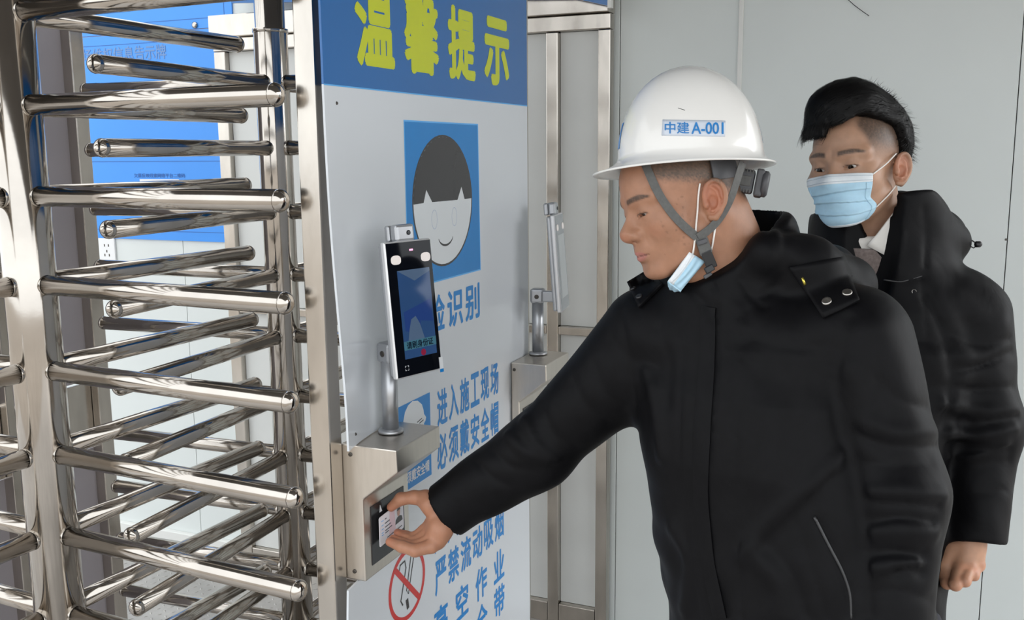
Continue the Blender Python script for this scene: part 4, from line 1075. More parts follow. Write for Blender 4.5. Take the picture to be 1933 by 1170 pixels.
# left hand, hanging below the frame
wl = wr_l
def hand_down(P, w, pal, Lh, Fh, s):
    d = smin(cap(P, w+np.array([0, 0, 0.05]), w, 0.028, 0.026), ell3(P, pal, (0.036, 0.036, 0.05)), 0.02)
    for k in range(4):
        b = pal+Fh*(0.030-0.019*k)-np.array([0, 0, 0.035]); d = smin(d, chain(P, [b, b-np.array([0, 0, 0.040])-Lh*s*0.006, b-np.array([0, 0, 0.062])-Lh*s*0.026], [.0105, .0095, .008]), 0.004)
    d = smin(d, chain(P, [pal+Fh*0.03+np.array([0, 0, .02]), pal+Fh*0.046-np.array([0, 0, 0.02]), pal+Fh*0.042-np.array([0, 0, 0.055])-Lh*s*0.01], [.014, .012, .009]), 0.006)
    return d
pal1 = wl-np.array([0, 0, 0.075])
V, F = mesh_sdf(lambda P: hand_down(P, wl, pal1, L1v, F1, 1), pal1-0.13, pal1+0.14, 0.004, 1)
parts.append((V, F, np.tile(np.array(SKIN1), (len(V), 1))))
V, F, C_ = join_parts(parts)
me1 = np_mesh('person', V, F, C_); person1.data = me1; me1.materials.append(MATS['skin'])
eyes(person1, O1, R1, S1, (0.05, 0.9, -0.50))
V, F = mesh_sdf(jacket1, lo, hi, 0.005)
jk1 = link('jacket', np_mesh('jacket', V, F), 'jacket', person1)

# ================================================================== the man behind, wearing a face mask
SKIN2 = (0.43, 0.250, 0.165)
ps = math.radians(46); f2 = nrm(-CRIGHT*math.sin(ps)+CBACK*math.cos(ps)); up2 = nrm(CUP-f2*CUP.dot(f2)); t2 = math.radians(5)
R2 = frame(f2*math.cos(t2)-up2*math.sin(t2), up2*math.cos(t2)+f2*math.sin(t2)); S2 = 0.955
O2 = at(1687, 317, 1.765) - R2[:, 0]*0.075*S2
def h2(p): return O2 + (R2@np.array(p))*S2
def l2(P): return ((P-O2)@R2)/S2
TB = math.radians(24); F2 = nrm(HB*math.cos(TB)-HR*math.sin(TB)); L2v = nrm(HR*math.cos(TB)+HB*math.sin(TB))
rows2 = [(1190, 1606, 1.86, .168, .125), (1000, 1606, 1.86, .168, .130), (850, 1612, 1.865, .180, .136), (720, 1632, 1.87, .200, .145), (640, 1644, 1.875, .210, .145),
         (570, 1652, 1.88, .185, .130), (520, 1650, 1.885, .135, .11), (480, 1648, 1.885, .09, .09)]
rows2 = [(at(x, y, d), a, b) for y, x, d, a, b in rows2]
s2l, e2l, w2l = at(1826, 590, 1.81), at(1846, 800, 1.80), at(1842, 1005, 1.765)
s2r, e2r, w2r = at(1490, 590, 1.95), at(1470, 820, 1.96), at(1475, 1050, 1.93)
k2b, k2t = at(1648, 545, 1.885), at(1640, 400, 1.86)
q0, q1 = at(1655, 575, 1.885), at(1640, 385, 1.87)
qa, qb = at(1745, 362, 1.86), at(1500, 408, 1.86); tq = nrm(qb-qa); nq = np.cross(tq, CBACK); nq = nq if nq.dot(CUP) > 0 else -nq
hood2 = [at(1742, 425, 1.80), at(1790, 455, 1.85), at(1770, 440, 1.93), at(1690, 410, 1.99), at(1590, 420, 2.0)]; hood2r = [.034, .036, .045, .05, .05]
cd2 = nrm(w2l-e2l); cuf2 = at(1842, 1021, 1.762); cn2 = nrm(cd2+0.10*CRIGHT*0)
r2a, r2b = at(1716, 352, 1.86), at(1800, 425, 1.86); n2s = np.cross(nrm(r2b-r2a), CBACK); n2s = n2s if n2s.dot(CUP) > 0 else -n2s
def arm2(P):
    d = smin(cap(P, s2l, e2l, 0.076, 0.074), cap(P, e2l, w2l+cd2*0.06, 0.072, 0.049), 0.03)
    t = np.clip(((P-s2l)@nrm(w2l-s2l))/np.linalg.norm(w2l-s2l), -0.2, 1.1)
    return smax(d, (P-cuf2)@cd2, 0.003)
def base2(P):
    d = loft(P, rows2, L2v, F2)
    d = smin(d, arm2(P), 0.015)
    d = smin(d, smin(cap(P, s2r, e2r, 0.078, 0.07), cap(P, e2r, w2r, 0.07, 0.055), 0.03), 0.02)
    d = smin(d, ell3(P, (s2l+k2b)/2, (0.10, 0.10, 0.065)), 0.05); d = smin(d, ell3(P, (s2r+k2b)/2, (0.10, 0.10, 0.065)), 0.05)
    col = smax(cap(P, q0, q1+CRIGHT*0.026, 0.138, 0.132), (P-qa)@nq, 0.006)
    col = smax(col, (P-r2a)@n2s, 0.02)
    d = smin(d, col, 0.03)
    return smin(d, chain(P, hood2, hood2r, 0.015), 0.02)
relief2 = Relief(base2, [
    ([(1745, 560), (1790, 640), (1800, 720), (1785, 800)], .010, -.010),
    ([(1800, 632), (1850, 655), (1905, 640)], .010, -.005), ([(1800, 700), (1850, 690), (1910, 665)], .010, -.008), ([(1790, 730), (1840, 735), (1915, 730)], .008, -.006),
    ([(1785, 765), (1840, 775), (1918, 775)], .012, .006), ([(1790, 790), (1850, 800), (1920, 785)], .008, -.010), ([(1795, 820), (1850, 826), (1915, 810)], .010, .007),
    ([(1795, 842), (1840, 850), (1905, 848)], .008, -.011), ([(1800, 866), (1850, 860), (1900, 838)], .009, .005), ([(1800, 880), (1850, 882), (1905, 870)], .008, -.006),
    ([(1795, 925), (1840, 930), (1900, 925)], .006, -.005), ([(1810, 560), (1850, 600), (1890, 610)], .02, .004),
    ([(1660, 660), (1720, 640), (1780, 650)], .010, -.004), ([(1700, 720), (1740, 740), (1780, 730)], .010, -.005),
    ([(1665, 527), (1700, 532), (1742, 520)], .004, -.004), ([(1740, 520), (1742, 560), (1750, 640)], .005, -.003),
    ([(1745, 395), (1752, 440), (1745, 500)], .006, -.006), ([(1690, 400), (1705, 440), (1690, 500)], .006, .003)])
W5 = Waves(21, 34, 16); W6 = Waves(22, 80, 16)
def jacket2(P):
    d = base2(P)-relief2(P)+0.0030*W5(P)+0.0014*W6(P)
    d = smax(d, -cap(P, q0+CRIGHT*0.012, q1+(q1-q0)*0.6+CRIGHT*0.030, 0.080, 0.132), 0.004)
    # open V at the throat
    d = smax(d, -cap(P, k2b+F2*0.13+ZUP*-0.035, k2b+F2*0.17+ZUP*0.16, 0.022, 0.085), 0.006)
    return smax(d, -cap(P, w2l-cd2*0.05, w2l+cd2*0.3, 0.041, 0.041), 0.003)
def clip2(P):
    n = Waves(12, 1600, 40)(P)*0.09
    S = np.abs(P[:, 0])
    front = 1-sstep(0.050, 0.066, P[:, 1]-0.28*(P[:, 2]-0.03))
    up = sstep(0.004, 0.062, P[:, 2]-0.10*np.clip(P[:, 1], -1, 1)+0.4*np.clip(-P[:, 1]-0.03, 0, 1))
    side = sstep(0.030, 0.045, S)
    return np.clip(front*up*side*(0.85+n), 0, 0.9)
hp2 = dict(clip=clip2, lid=-0.0035, open=0.0034, brow=0.001, clipcol=(0.055, 0.042, 0.034))
def head2(P):
    d = head_sdf(l2(P), hp2)*S2
    d = smin(d, chain(P, [h2((0, -0.032, -0.01)), h2((0, -0.040, -0.08)), k2b], [0.056, 0.058, 0.066]), 0.022)
    return d
lo2 = np.minimum(O2-0.15, k2b-0.09); hi2 = np.maximum(O2+0.17, k2b+0.09); lo2[2] = k2b[2]-0.01
V, F = mesh_sdf(head2, lo2, hi2, 0.0024)
parts = [(V, F, head_cols(l2(V), SKIN2, hp2))]
# loosely closed left hand
def A2(x, y, d): return at(1700+x/5.318, 950+y/5.318, d)
kn = [A2(520, 610, 1.755), A2(600, 640, 1.738), A2(690, 640, 1.737), A2(770, 615, 1.748)]
pi = [A2(465, 800, 1.735), A2(550, 815, 1.712), A2(645, 780, 1.712), A2(735, 725, 1.727)]
ti = [A2(480, 800, 1.770), A2(560, 800, 1.757), A2(650, 765, 1.755), A2(735, 705, 1.765)]
hw2 = A2(670, 400, 1.765)
def hand2(P):
    d = cap(P, w2l-cd2*0.05, hw2, 0.030, 0.028)
    for k in range(4): d = smin(d, cap(P, hw2, kn[k], 0.025, 0.0135), 0.014)
    for k in range(4):
        r = (.0108, .0112, .0104, .0092)[k]
        d = smin(d, chain(P, [kn[k], pi[k], ti[k]], [r*1.12, r, r*0.9], 0.003), 0.0035)
    for k in range(4): d = smin(d, sph(P, kn[k]+CBACK*0.004, 0.0095), 0.006)
    d = smin(d, chain(P, [A2(520, 470, 1.76), A2(450, 620, 1.755), A2(440, 730, 1.75), A2(500, 800, 1.745)], [.016, .013, .011, .009], 0.004), 0.008)
    return d
allp = np.array(kn+pi+ti+[hw2, w2l-cd2*0.05, A2(440, 730, 1.75)])
V, F = mesh_sdf(hand2, allp.min(0)-0.04, allp.max(0)+0.04, 0.0024)
cm = np.tile(np.array(SKIN2)*np.array([1.04, 0.97, 0.92]), (len(V), 1))
for k in range(4):
    cm = lerp_col(cm, np.array(SKIN2)*np.array([1.08, 0.78, 0.68]), 0.55*(1-sstep(0.004, 0.017, np.linalg.norm(V-kn[k]-CBACK*0.01, axis=1))))
    cm = lerp_col(cm, np.array(SKIN2)*np.array([1.08, 0.76, 0.68]), 0.5*(1-sstep(0.004, 0.020, np.linalg.norm(V-pi[k], axis=1))))
parts.append((V, F, cm))
person2 = bpy.data.objects.new('person', bpy.data.meshes.new('person')); COL.objects.link(person2); WLOC[person2.name] = np.zeros(3)
tag(person2, 'bare-headed person in black jacket and blue face mask standing behind the hard hat wearer', 'person')
hip2 = np.array(rows2[0][0])+np.array([0, 0, 0.06])
legs2 = legs_and_shoes(person2, hip2, L2v, F2)
def core2(P):
    d = chain(P, [k2b, rows2[3][0], rows2[1][0], hip2], [0.062, 0.11, 0.11, 0.12])
    d = smin(d, chain(P, [s2l, e2l, w2l-cd2*0.04], [0.05, 0.04, 0.028]), 0.02); d = smin(d, chain(P, [s2r, e2r, w2r], [0.05, 0.04, 0.028]), 0.02)
    d = smin(d, cap(P, s2r, s2l, 0.045), 0.03)
    for pts, rs in legs2: d = smin(d, chain(P, pts, rs), 0.02)
    return d
jl = np.minimum.reduce([w2r, w2l, s2r, rows2[0][0]-0.28, np.array(hood2).min(0)])-0.11; jh = np.maximum.reduce([w2l, s2l, rows2[0][0]+0.28, np.array(hood2).max(0)])+0.11
jl[2] = rows2[0][0][2]-0.03; jh[2] = 1.63
V, F = mesh_sdf(core2, (jl[0], jl[1], 0.02), jh, 0.016, 1); parts.append((V, F, np.tile(np.array(SKIN2), (len(V), 1))))
pal2 = w2r-np.array([0, 0, 0.075])
V, F = mesh_sdf(lambda P: hand_down(P, w2r, pal2, L2v, F2, -1), pal2-0.13, pal2+0.14, 0.004, 1); parts.append((V, F, np.tile(np.array(SKIN2), (len(V), 1))))
V, F, C_ = join_parts(parts); me2 = np_mesh('person', V, F, C_); person2.data = me2; me2.materials.append(MATS['skin'])
eyes(person2, O2, R2, S2, (-0.05, 0.88, -0.42))
V, F = mesh_sdf(jacket2, jl, jh, 0.006); jk2 = link('jacket', np_mesh('jacket', V, F), 'jacket', person2)
# ---- hair
WH = Waves(31, 420, 24, (1, 0.16, 0.6)); WH2 = Waves(32, 60, 12)
def hair_fn(q):
    S = np.abs(q[:, 0])
    d = ell3(q, (0, 0.000, 0.064), (0.083, 0.110, 0.116))
    d = smin(d, ell3(q, (0.010, -0.042, 0.058), (0.082, 0.078, 0.090)), 0.02)
    d = smin(d, ell3(q, (-0.004, 0.046, 0.128), (0.062, 0.056, 0.040)), 0.03)               # swept-up front
    d = smin(d, chain(q, [(-0.046, 0.066, 0.108), (-0.048, 0.087, 0.084), (-0.049, 0.093, 0.062)], [0.013, 0.009, 0.003]), 0.02)
    d = smin(d, chain(q, [(-0.025, 0.078, 0.118), (-0.020, 0.097, 0.092)], [0.022, 0.008]), 0.015)
    # hairline: forehead, then down behind the ears
    zline = np.interp(q[:, 1], [-0.11, -0.075, -0.050, -0.034, -0.012, 0.03, 0.062, 0.080, 0.10], [-0.035, -0.030, -0.012, 0.030, 0.082, 0.094, 0.104, 0.102, 0.085])
    zline = zline - np.clip(0.042-S, 0, 1)*np.interp(q[:, 1], [-0.06, -0.03, 0.05], [1.2, 0.0, 0.0])
    zline = zline - np.where((q[:, 0] < -0.01) & (q[:, 1] > 0.05), 0.020, 0.0)
    d = smax(d, (zline-q[:, 2])*0.75, 0.012)
    return d
def hair2(P):
    q = l2(P); return (hair_fn(q)+0.0014*WH(q)+0.0006*WH2(q))*S2
V, F = mesh_sdf(hair2, O2-0.15, O2+0.18, 0.0026)
hr = link('hair', np_mesh('hair', V, F), 'hair', person2)
# loose strands following the growth
g = np.random.RandomState(9); q = l2(V); e = 1e-3
pick = g.choice(len(V), 11000); SV = []; SF = []
def hgrad(q):
    d0 = hair_fn(q); G = np.stack([hair_fn(q+np.eye(3)[k]*e)-d0 for k in range(3)], 1); return G/np.maximum(np.linalg.norm(G, axis=1), 1e-9)[:, None]
qp = q[pick]; N = hgrad(qp); crown = (qp[:, 1] < -0.02) & (g.uniform(size=len(qp)) < 0.30)
def flow_at(p):
    f = np.stack([-0.62+0*p[:, 0], 0.80-5*np.clip(p[:, 1]-0.06, 0, 0.1), -0.10-6*np.clip(p[:, 1]-0.05, 0, 0.1)], 1)
    back = sstep(-0.01, -0.05, p[:, 1]) if False else np.clip((-p[:, 1]-0.01)/0.04, 0, 1)
    fb_ = np.stack([0.2*np.sign(p[:, 0]), -0.5+0*p[:, 0], -0.8+0*p[:, 0]], 1)
    return f*(1-back)[:, None]+fb_*back[:, None]
jit = g.normal(size=(len(qp), 3))*0.14; ln = np.where(crown, g.uniform(0.008, 0.018, len(qp)), g.uniform(0.018, 0.045, len(qp)))
steps = 6; wd = g.uniform(0.0003, 0.0007, len(qp)); hov = g.uniform(-0.0004, 0.0022, len(qp)); pos = qp+N*hov[:, None]
for k in range(steps):
    t = k/(steps-1); N = hgrad(pos); fl_ = flow_at(pos)+jit+np.where(crown[:, None], N*1.1, 0)
    fl_ = fl_-np.where(crown[:, None], 0, N*(fl_*N).sum(1)[:, None]); fl_ /= np.linalg.norm(fl_, axis=1)[:, None]
    side = np.cross(fl_, N); side /= np.maximum(np.linalg.norm(side, axis=1), 1e-6)[:, None]
    w_ = (wd*(1-t*0.85))[:, None]*side; SV.append(pos-w_); SV.append(pos+w_)
    pos = pos+fl_*(ln/(steps-1))[:, None]
    dd = hair_fn(pos); pos = pos-np.where(crown | (pos[:, 1] > 0.085), 0, 1)[:, None]*N*np.clip(dd-hov, -0.004, 0.004)[:, None]
n_ = len(qp); SV = np.concatenate(SV); SF = []
idx = np.arange(n_)
for k in range(steps-1):
    a = idx+2*k*n_; b = a+n_; c = idx+2*(k+1)*n_; d_ = c+n_
    SF.append(np.stack([a, b, d_, c], 1))
SV = O2+(SV@R2.T)*S2
# wisps falling over the forehead
wv = []; wf = []
for k in range(150):
    a_ = g.uniform(0, 1); q_ = np.array([-0.056+0.075*a_, 0.088+0.014*math.sin(a_*3.0), 0.094+0.012*a_]); tgt_ = q_+np.array([-0.010, 0.012, -0.022-0.022*(1-a_)*g.uniform(0.5, 1.2)])+g.normal(size=3)*0.004
    mid_ = (q_+tgt_)/2+np.array([-0.002, 0.006, 0.003]); w0 = g.uniform(0.0005, 0.0011)
    for j in range(5):
        t = j/4; p_ = (1-t)**2*q_+2*t*(1-t)*mid_+t*t*tgt_; d_ = np.array([0.8, -0.3, 0.3])*w0*(1-0.9*t); wv += [p_-d_, p_+d_]
    b_ = k*10
    for j in range(4): wf.append((b_+2*j, b_+2*j+1, b_+2*j+3, b_+2*j+2))
wv = O2+(np.array(wv)@R2.T)*S2; SF.append(np.array(wf)+len(SV)); SV = np.concatenate([SV, wv])
sth = link('hair_strands', np_mesh('hair_strands', SV, np.concatenate(SF)), 'hair', hr); sth['kind'] = 'stuff'
# ---- shirt and sweater in the open collar
def shirt_fn(P):
    d = smin(loft(P, [(c, a-0.035, b-0.035) for c, a, b in rows2[2:]], L2v, F2), cap(P, k2b-ZUP*0.03, h2((0, -0.030, -0.108)), 0.092, 0.0695), 0.03)
    return d
def shirt2(P):
    d = shirt_fn(P); d = smax(d, -cap(P, k2b-ZUP*0.02, h2((0, -0.022, -0.03)), 0.062, 0.0675), 0.003)
    top = h2((0, -0.034, -0.098)); ax = nrm(h2((0, -0.10, -0.070))-h2((0, 0.05, -0.130)))
    nn = np.cross(ax, L2v); nn = nn if nn[2] > 0 else -nn
    return smax(smax(d, (P-top)@nn, 0.003), 1.31-P[:, 2], 0.01)
V, F = mesh_sdf(shirt2, jl, jh, 0.006, 1); sht = link('shirt', np_mesh('shirt', V, F), 'shirt', person2)
drape(shirt_fn, [(1702, 376), (1722, 396), (1672, 484), (1636, 462)], 10, 10, 0.010, 0.003, 'collar_leaf', 'shirt', sht)
drape(shirt_fn, [(1556, 418), (1574, 424), (1612, 470), (1566, 452)], 8, 8, 0.010, 0.003, 'collar_leaf', 'shirt', sht)
drape(shirt_fn, [(1600, 466), (1650, 470), (1690, 520), (1600, 520)], 10, 8, 0.008, 0.004, 'sweater', 'sweater', person2)
# jacket fittings
out2 = lambda P: base2(P)-relief2(P)
snap(out2, (1724, 551), 0.0055, jk2, 'metal_snap', 0.002)
thread(out2, [(1668, 528), (1700, 533), (1742, 520)], 0.0016, jk2, 'zip', 'zip_line', 0.002)
tg = at(1846, 461, 1.83)
b = MB(); b.lathe(tg-CRIGHT*0.006, CRIGHT, [(0, .003), (.002, .006), (.010, .006), (.013, .003)], 12); tgo = b.build('toggle', 'black_plastic', jk2)
b = MB(); b.tube([at(1822, 452, 1.835), at(1832, 452, 1.832), tg], 0.0014, 6); b.build('cord', 'black_plastic', tgo)
b = MB(); b.tube([tg, at(1838, 468, 1.832), at(1826, 462, 1.834)], 0.0014, 6); b.build('cord', 'black_plastic', tgo)

# ================================================================== worn and held things
# ---- hard hat
hat = thing('hard_hat', 'white safety helmet with a blue lettered sticker and grey chin strap', 'hard hat', OH)
def rho(s): return np.sqrt(np.maximum(1-np.abs(s)**2.25, 0))
def hat_fn(P):
    q = hat_local(P); s = np.clip(q[:, 2]/HH, 0, 1.05); r = np.sqrt((q[:, 0]/HBW)**2+(q[:, 1]/HA)**2)
    return np.where(q[:, 2] > HH, q[:, 2]-HH+0.002, (r-rho(np.minimum(s, 1)))*HBW*0.5)
def hs(th, z, off=0.0):
    r = rho(z/HH); return OH+RH@np.array([(HBW*r+off)*math.sin(th), (HA*r+off)*math.cos(th), z])
NT = 72; rings = []
for s in [0.9999, 0.995, 0.985, 0.965, 0.93, 0.88, 0.82, 0.75, 0.67, 0.58, 0.49, 0.40, 0.31, 0.23, 0.16, 0.11]:
    rings.append([hs(2*math.pi*k/NT, s*HH) for k in range(NT)])
for j, t in enumerate(np.linspace(0.12, 1, 8)):
    rg = []
    for k in range(NT):
        th = 2*math.pi*k/NT; c = math.cos(th); fr_ = max(c, 0)**2; bk_ = max(-c, 0)**2
        ext = 0.009+0.033*fr_+0.011*bk_
        z = HH*0.11*(1-t)**1.6 - t*t*(0.004+0.004*fr_-0.004*bk_)
        r = rho(0.11*(1-t))
        e_ = ext*t**2.0
        rg.append(OH+RH@np.array([(HBW*r+e_)*math.sin(th), (HA*r+e_)*math.cos(th), z]))
    rings.append(rg)
b = MB(); b.grid(np.array(rings).transpose(1, 0, 2), True, True)
b.f.append(tuple(k*len(rings) for k in range(NT))); b.sm.append(True)
shl = b.build('shell', 'hat_white', hat)
md = shl.modifiers.new('thickness', 'SOLIDIFY'); md.thickness = 0.0028; md.offset = -1
st_ = drape(hat_fn, [(1251, 226), (1369, 228), (1368, 258), (1249, 256)], 14, 6, 0.0009, 0.0007, 'sticker', 'sticker', hat)
def on_hat(P):
    Q = march(hat_fn, [(p[0], p[1]) for p in P]); e = 1e-3; d0 = hat_fn(Q); G = np.stack([hat_fn(Q+np.eye(3)[k]*e)-d0 for k in range(3)], 1); G /= np.linalg.norm(G, axis=1)[:, None]
    return Q+G*0.0016
text('中建', (1255, 252.5, 0), (46, 0.3, 0), (0, -22, 0), 'hat_blue', st_, 'sticker_text', 0.014, mapf=on_hat)
text('A-001', (1305, 253.5, 0), (60, 0.3, 0), (0, -22.5, 0), 'hat_blue', st_, 'sticker_text', 0.018, mapf=on_hat)
for th0, hw_ in ((-0.26, 0.15), (math.pi-0.30, 0.11)):
    b = MB(); P = np.array([[hs(th0-hw_+2*hw_*i/9, 0.030+0.040*j/5, 0.0006) for j in range(6)] for i in range(10)]); b.grid(P); b.build('emblem', 'print_blue', hat)
b = MB(); pq = march(hat_fn, [(1280, 204), (1287, 206), (1293, 208)]); b.tube(pq, 0.0005, 5); b.build('scuff', 'strap_grey', hat)
# suspension band, ratchet knob
hb = []; hn = []
for an in np.radians(np.linspace(104, 285, 36)):
    dr_ = np.array([math.sin(an), math.cos(an), 0.0]); o_ = np.array([0, -0.01, 0.046+0.010*math.cos(an)]); t_ = 0.16
    for _ in range(60): t_ -= head_sdf((o_+dr_*t_)[None], {})[0]*0.7
    hb.append(h1(o_+dr_*(t_+0.0045))); hn.append(R1@dr_)
ribbon(hb, hn, 0.032, 0.002, 'head_band', 'strap_dark', hat)
kb = at(1412, 343, 1.475); ax = nrm(CRIGHT*0.92+CBACK*0.25-CUP*0.18); sd = nrm(np.cross(ax, CUP)); uq = np.cross(sd, ax)
b = MB(); b.obox(kb-ax*0.008, ax, uq, sd, (0.034, 0.036, 0.020)); rk = b.build('ratchet_housing', 'strap_dark', hat, bevel=0.004)
b = MB(); b.obox(kb+ax*0.017, ax, uq, sd, (0.012, 0.042, 0.028)); b.build('ratchet_cap', 'strap_dark', rk, bevel=0.003)
b = MB(); b.lathe(kb+ax*0.022, ax, [(0, 0.020), (0.006, 0.020), (0.009, 0.016), (0.009, 0.010), (0.006, 0.009)], 24); b.build('ratchet_knob', 'strap_dark', rk)
b = MB()
for k in range(7):
    for s in (-1, 1):
        b.obox(kb-ax*0.008+ax*(0.0045*(k-3))+uq*s*0.0150+sd*0.0102*(-1 if sd.dot(CBACK) < 0 else 1), ax, uq, sd, (0.0018, 0.006, 0.002))
b.build('ratchet_teeth', 'strap_grey', rk)['kind'] = 'stuff'
b = MB(); b.obox(kb-ax*0.006+sd*0.0100*(-1 if sd.dot(CBACK) < 0 else 1), ax, uq, sd, (0.022, 0.016, 0.003)); b.build('ratchet_window', 'strap_grey', rk, bevel=0.003)
def strap(pts, w, m, name, parent, lift=0.003, smooth=4, n=16, fn=head1):
    px = resample(pts, n); P = march(fn, px); e = 1e-3; d0 = fn(P); G = np.stack([fn(P+np.eye(3)[k]*e)-d0 for k in range(3)], 1); G /= np.linalg.norm(G, axis=1)[:, None]
    Q = P+G*lift
    dep = (Q-CAM)@(-CBACK); 
    for _ in range(smooth): dep[1:-1] = np.minimum(dep[1:-1], 0.25*dep[:-2]+0.5*dep[1:-1]+0.25*dep[2:])
    Q = np.array([at(x, y, d) for (x, y), d in zip(px, dep)])
    for _ in range(smooth): G[1:-1] = 0.25*G[:-2]+0.5*G[1:-1]+0.25*G[2:]
    return ribbon(Q, G*0.5+CBACK[None]*0.5, w, 0.0012, name, m, parent)
def h1near(x, y): return (march(head1, [(x, y)])[0]-CAM)@(-CBACK)
strap([(1216, 304), (1226, 330), (1246, 372), (1272, 408), (1296, 432), (1316, 448)], 0.0125, 'strap_grey', 'front_strap', hat)
dj = h1near(1318, 446)
rs = [at(1402, 306, 1.432), at(1392, 338, 1.424), at(1381, 374, 1.424), at(1364, 406, dj-0.004), at(1342, 432, dj-0.006), at(1318, 448, dj-0.004)]
rs = resample(rs, 18); ribbon(rs, np.tile(CBACK*0.8+CRIGHT*0.5, (18, 1)), 0.0130, 0.0012, 'rear_strap', 'strap_grey', hat)
d1_, d2_ = h1near(1326, 462)-0.006, min(h1near(1338, 505)-0.004, 1.47)
pA, pB, pC, pD = at(1320, 440, d1_), at(1334, 480, d1_+0.002), at(1342, 500, d1_+0.006), at(1338, 522, d1_+0.014)
def slab(a, c, w, th, name, m, parent=hat, bev=0.0015):
    d = nrm(c-a); s = nrm(np.cross(d, CBACK)); n_ = np.cross(s, d); b = MB(); b.obox((a+c)/2, d, s, n_, (np.linalg.norm(c-a), w, th)); return b.build(name, m, parent, bevel=bev)
bk = slab(pA, pB, 0.0185, 0.006, 'buckle', 'strap_grey'); slab(at(1324, 452, d1_-0.005), at(1327, 461, d1_-0.005), 0.015, 0.003, 'buckle_bar', 'strap_dark', bk)
slab(at(1332, 474, d1_), at(1345, 506, d1_+0.006), 0.0165, 0.004, 'chin_webbing', 'black_plastic')
slab(at(1331, 512, d1_+0.004), at(1347, 503, d1_+0.004), 0.010, 0.006, 'strap_clip', 'black_plastic'); slab(at(1329, 524, d1_+0.010), at(1343, 515, d1_+0.010), 0.006, 0.005, 'strap_clip', 'strap_dark')

# ---- mask pulled down under the chin
mk1 = thing('face_mask', 'blue face mask pulled down under the chin of the hard hat wearer', 'face mask', at(1295, 512, 1.44))
def patch(name, m, corners, nu, nv, bulge, pleat, parent, thick=0.0015, lift=0.0):
    tl, tr, br, bl = [np.array(c) for c in corners]; A = np.zeros((nu, nv, 3)); nn = nrm(np.cross(tr-tl, bl-tl)); nn = nn if nn.dot(CBACK) > 0 else -nn
    for i in range(nu):
        for j in range(nv):
            a = i/(nu-1); b_ = j/(nv-1); p = (1-b_)*((1-a)*tl+a*tr)+b_*((1-a)*bl+a*br)
            A[i, j] = p+nn*(bulge*math.sin(math.pi*b_)*math.sin(math.pi*min(max(a, 0.02), 0.98))+pleat*math.sin(a*math.pi*5+b_*1.2)*math.sin(math.pi*b_)**0.5+lift)
    Bm = A-nn*thick; mb = MB(); mb.grid(A); mb.grid(Bm); o = nu*nv
    ed = [(i, 0) for i in range(nu)]+[(nu-1, j) for j in range(1, nv)]+[(i, nv-1) for i in range(nu-2, -1, -1)]+[(0, j) for j in range(nv-2, 0, -1)]; ix = [i*nv+j for i, j in ed]
    for k in range(len(ix)): a, b_ = ix[k], ix[(k+1) % len(ix)]; mb.f.append((a, b_, o+b_, o+a)); mb.sm.append(False)
    return mb.build(name, m, parent)
dm = h1near(1296, 490)-0.006
c_tl, c_tr, c_br, c_bl = at(1301, 475, dm), at(1331, 494, dm+0.006), at(1286, 549, dm+0.022), at(1261, 530, dm+0.018)
patch('fabric', 'mask_blue', (c_tl, c_tr, c_br, c_bl), 26, 16, 0.008, 0.0016, mk1)
m_t, m_b = c_tl*0.62+c_tr*0.38, c_bl*0.60+c_br*0.40
patch('nose_band', 'mask_white', (c_tl, m_t, m_b, c_bl), 12, 12, 0.0085, 0.0012, mk1, 0.0012, 0.0014)
c_far = at(1262, 545, dm+0.10); patch('fabric_under_chin', 'mask_blue', (c_bl, c_br, at(1285, 552, dm+0.11), c_far), 12, 12, -0.004, 0.001, mk1)
thread(head1, [(1320, 346), (1317, 372), (1315, 410), (1312, 445), (1307, 477)], 0.0015, mk1, 'elastic', 'ear_loop', 0.0022)
thread(head1, [(1349, 420), (1347, 442), (1343, 468), (1334, 494)], 0.0015, mk1, 'elastic', 'ear_loop', 0.0022)

# ---- mask worn by the man behind
mk2 = thing('face_mask', 'pleated light blue mask worn over nose and mouth by the bare-headed person', 'face mask', h2((0, 0.1, -0.06)))
nu, nv = 61, 81
def mang(u, v): return u*math.radians(52+13*float(sstep(0.50, 0.72, np.array(v)))-6*float(sstep(0.8, 1.0, np.array(v))))
U = np.linspace(-1, 1, nu); Vv = np.linspace(0, 1, nv); G2 = np.zeros((nu, nv, 3))
org = np.zeros((nu*nv, 3)); dr = np.zeros((nu*nv, 3))
for i, u in enumerate(U):
    for j, v in enumerate(Vv):
        ang = mang(u, v); zt = -0.006-0.004*abs(u)**2; zbm = -0.107+0.014*abs(u)**2.2
        z = zt+(zbm-zt)*v; k = i*nv+j
        org[k] = (math.sin(ang)*0.16, 0.02+math.cos(ang)*0.16, z); dr[k] = (-math.sin(ang), -math.cos(ang), 0)
t = np.zeros(nu*nv)
for _ in range(80): t = np.minimum(t+head_sdf(org+dr*t[:, None], hp2)*0.7, 0.115)
rad = (0.16-t).reshape(nu, nv)
for _ in range(160):                               # cloth bridges the hollows of the face
    av = rad.copy(); av[1:-1, 1:-1] = 0.25*(rad[:-2, 1:-1]+rad[2:, 1:-1]+rad[1:-1, :-2]+rad[1:-1, 2:]); rad = np.maximum(rad, av)
rad[:, -12:] = np.maximum(rad[:, -12:], rad[:, -13:-12]-np.linspace(0.001, 0.016, 12)[None])
for _ in range(14):
    av = rad.copy(); av[1:-1, :] = 0.25*rad[:-2]+0.5*rad[1:-1]+0.25*rad[2:]; av[:, 1:-1] = 0.25*av[:, :-2]+0.5*av[:, 1:-1]+0.25*av[:, 2:]; rad = av
rad += 0.0030
A = np.zeros((nu, nv, 3))
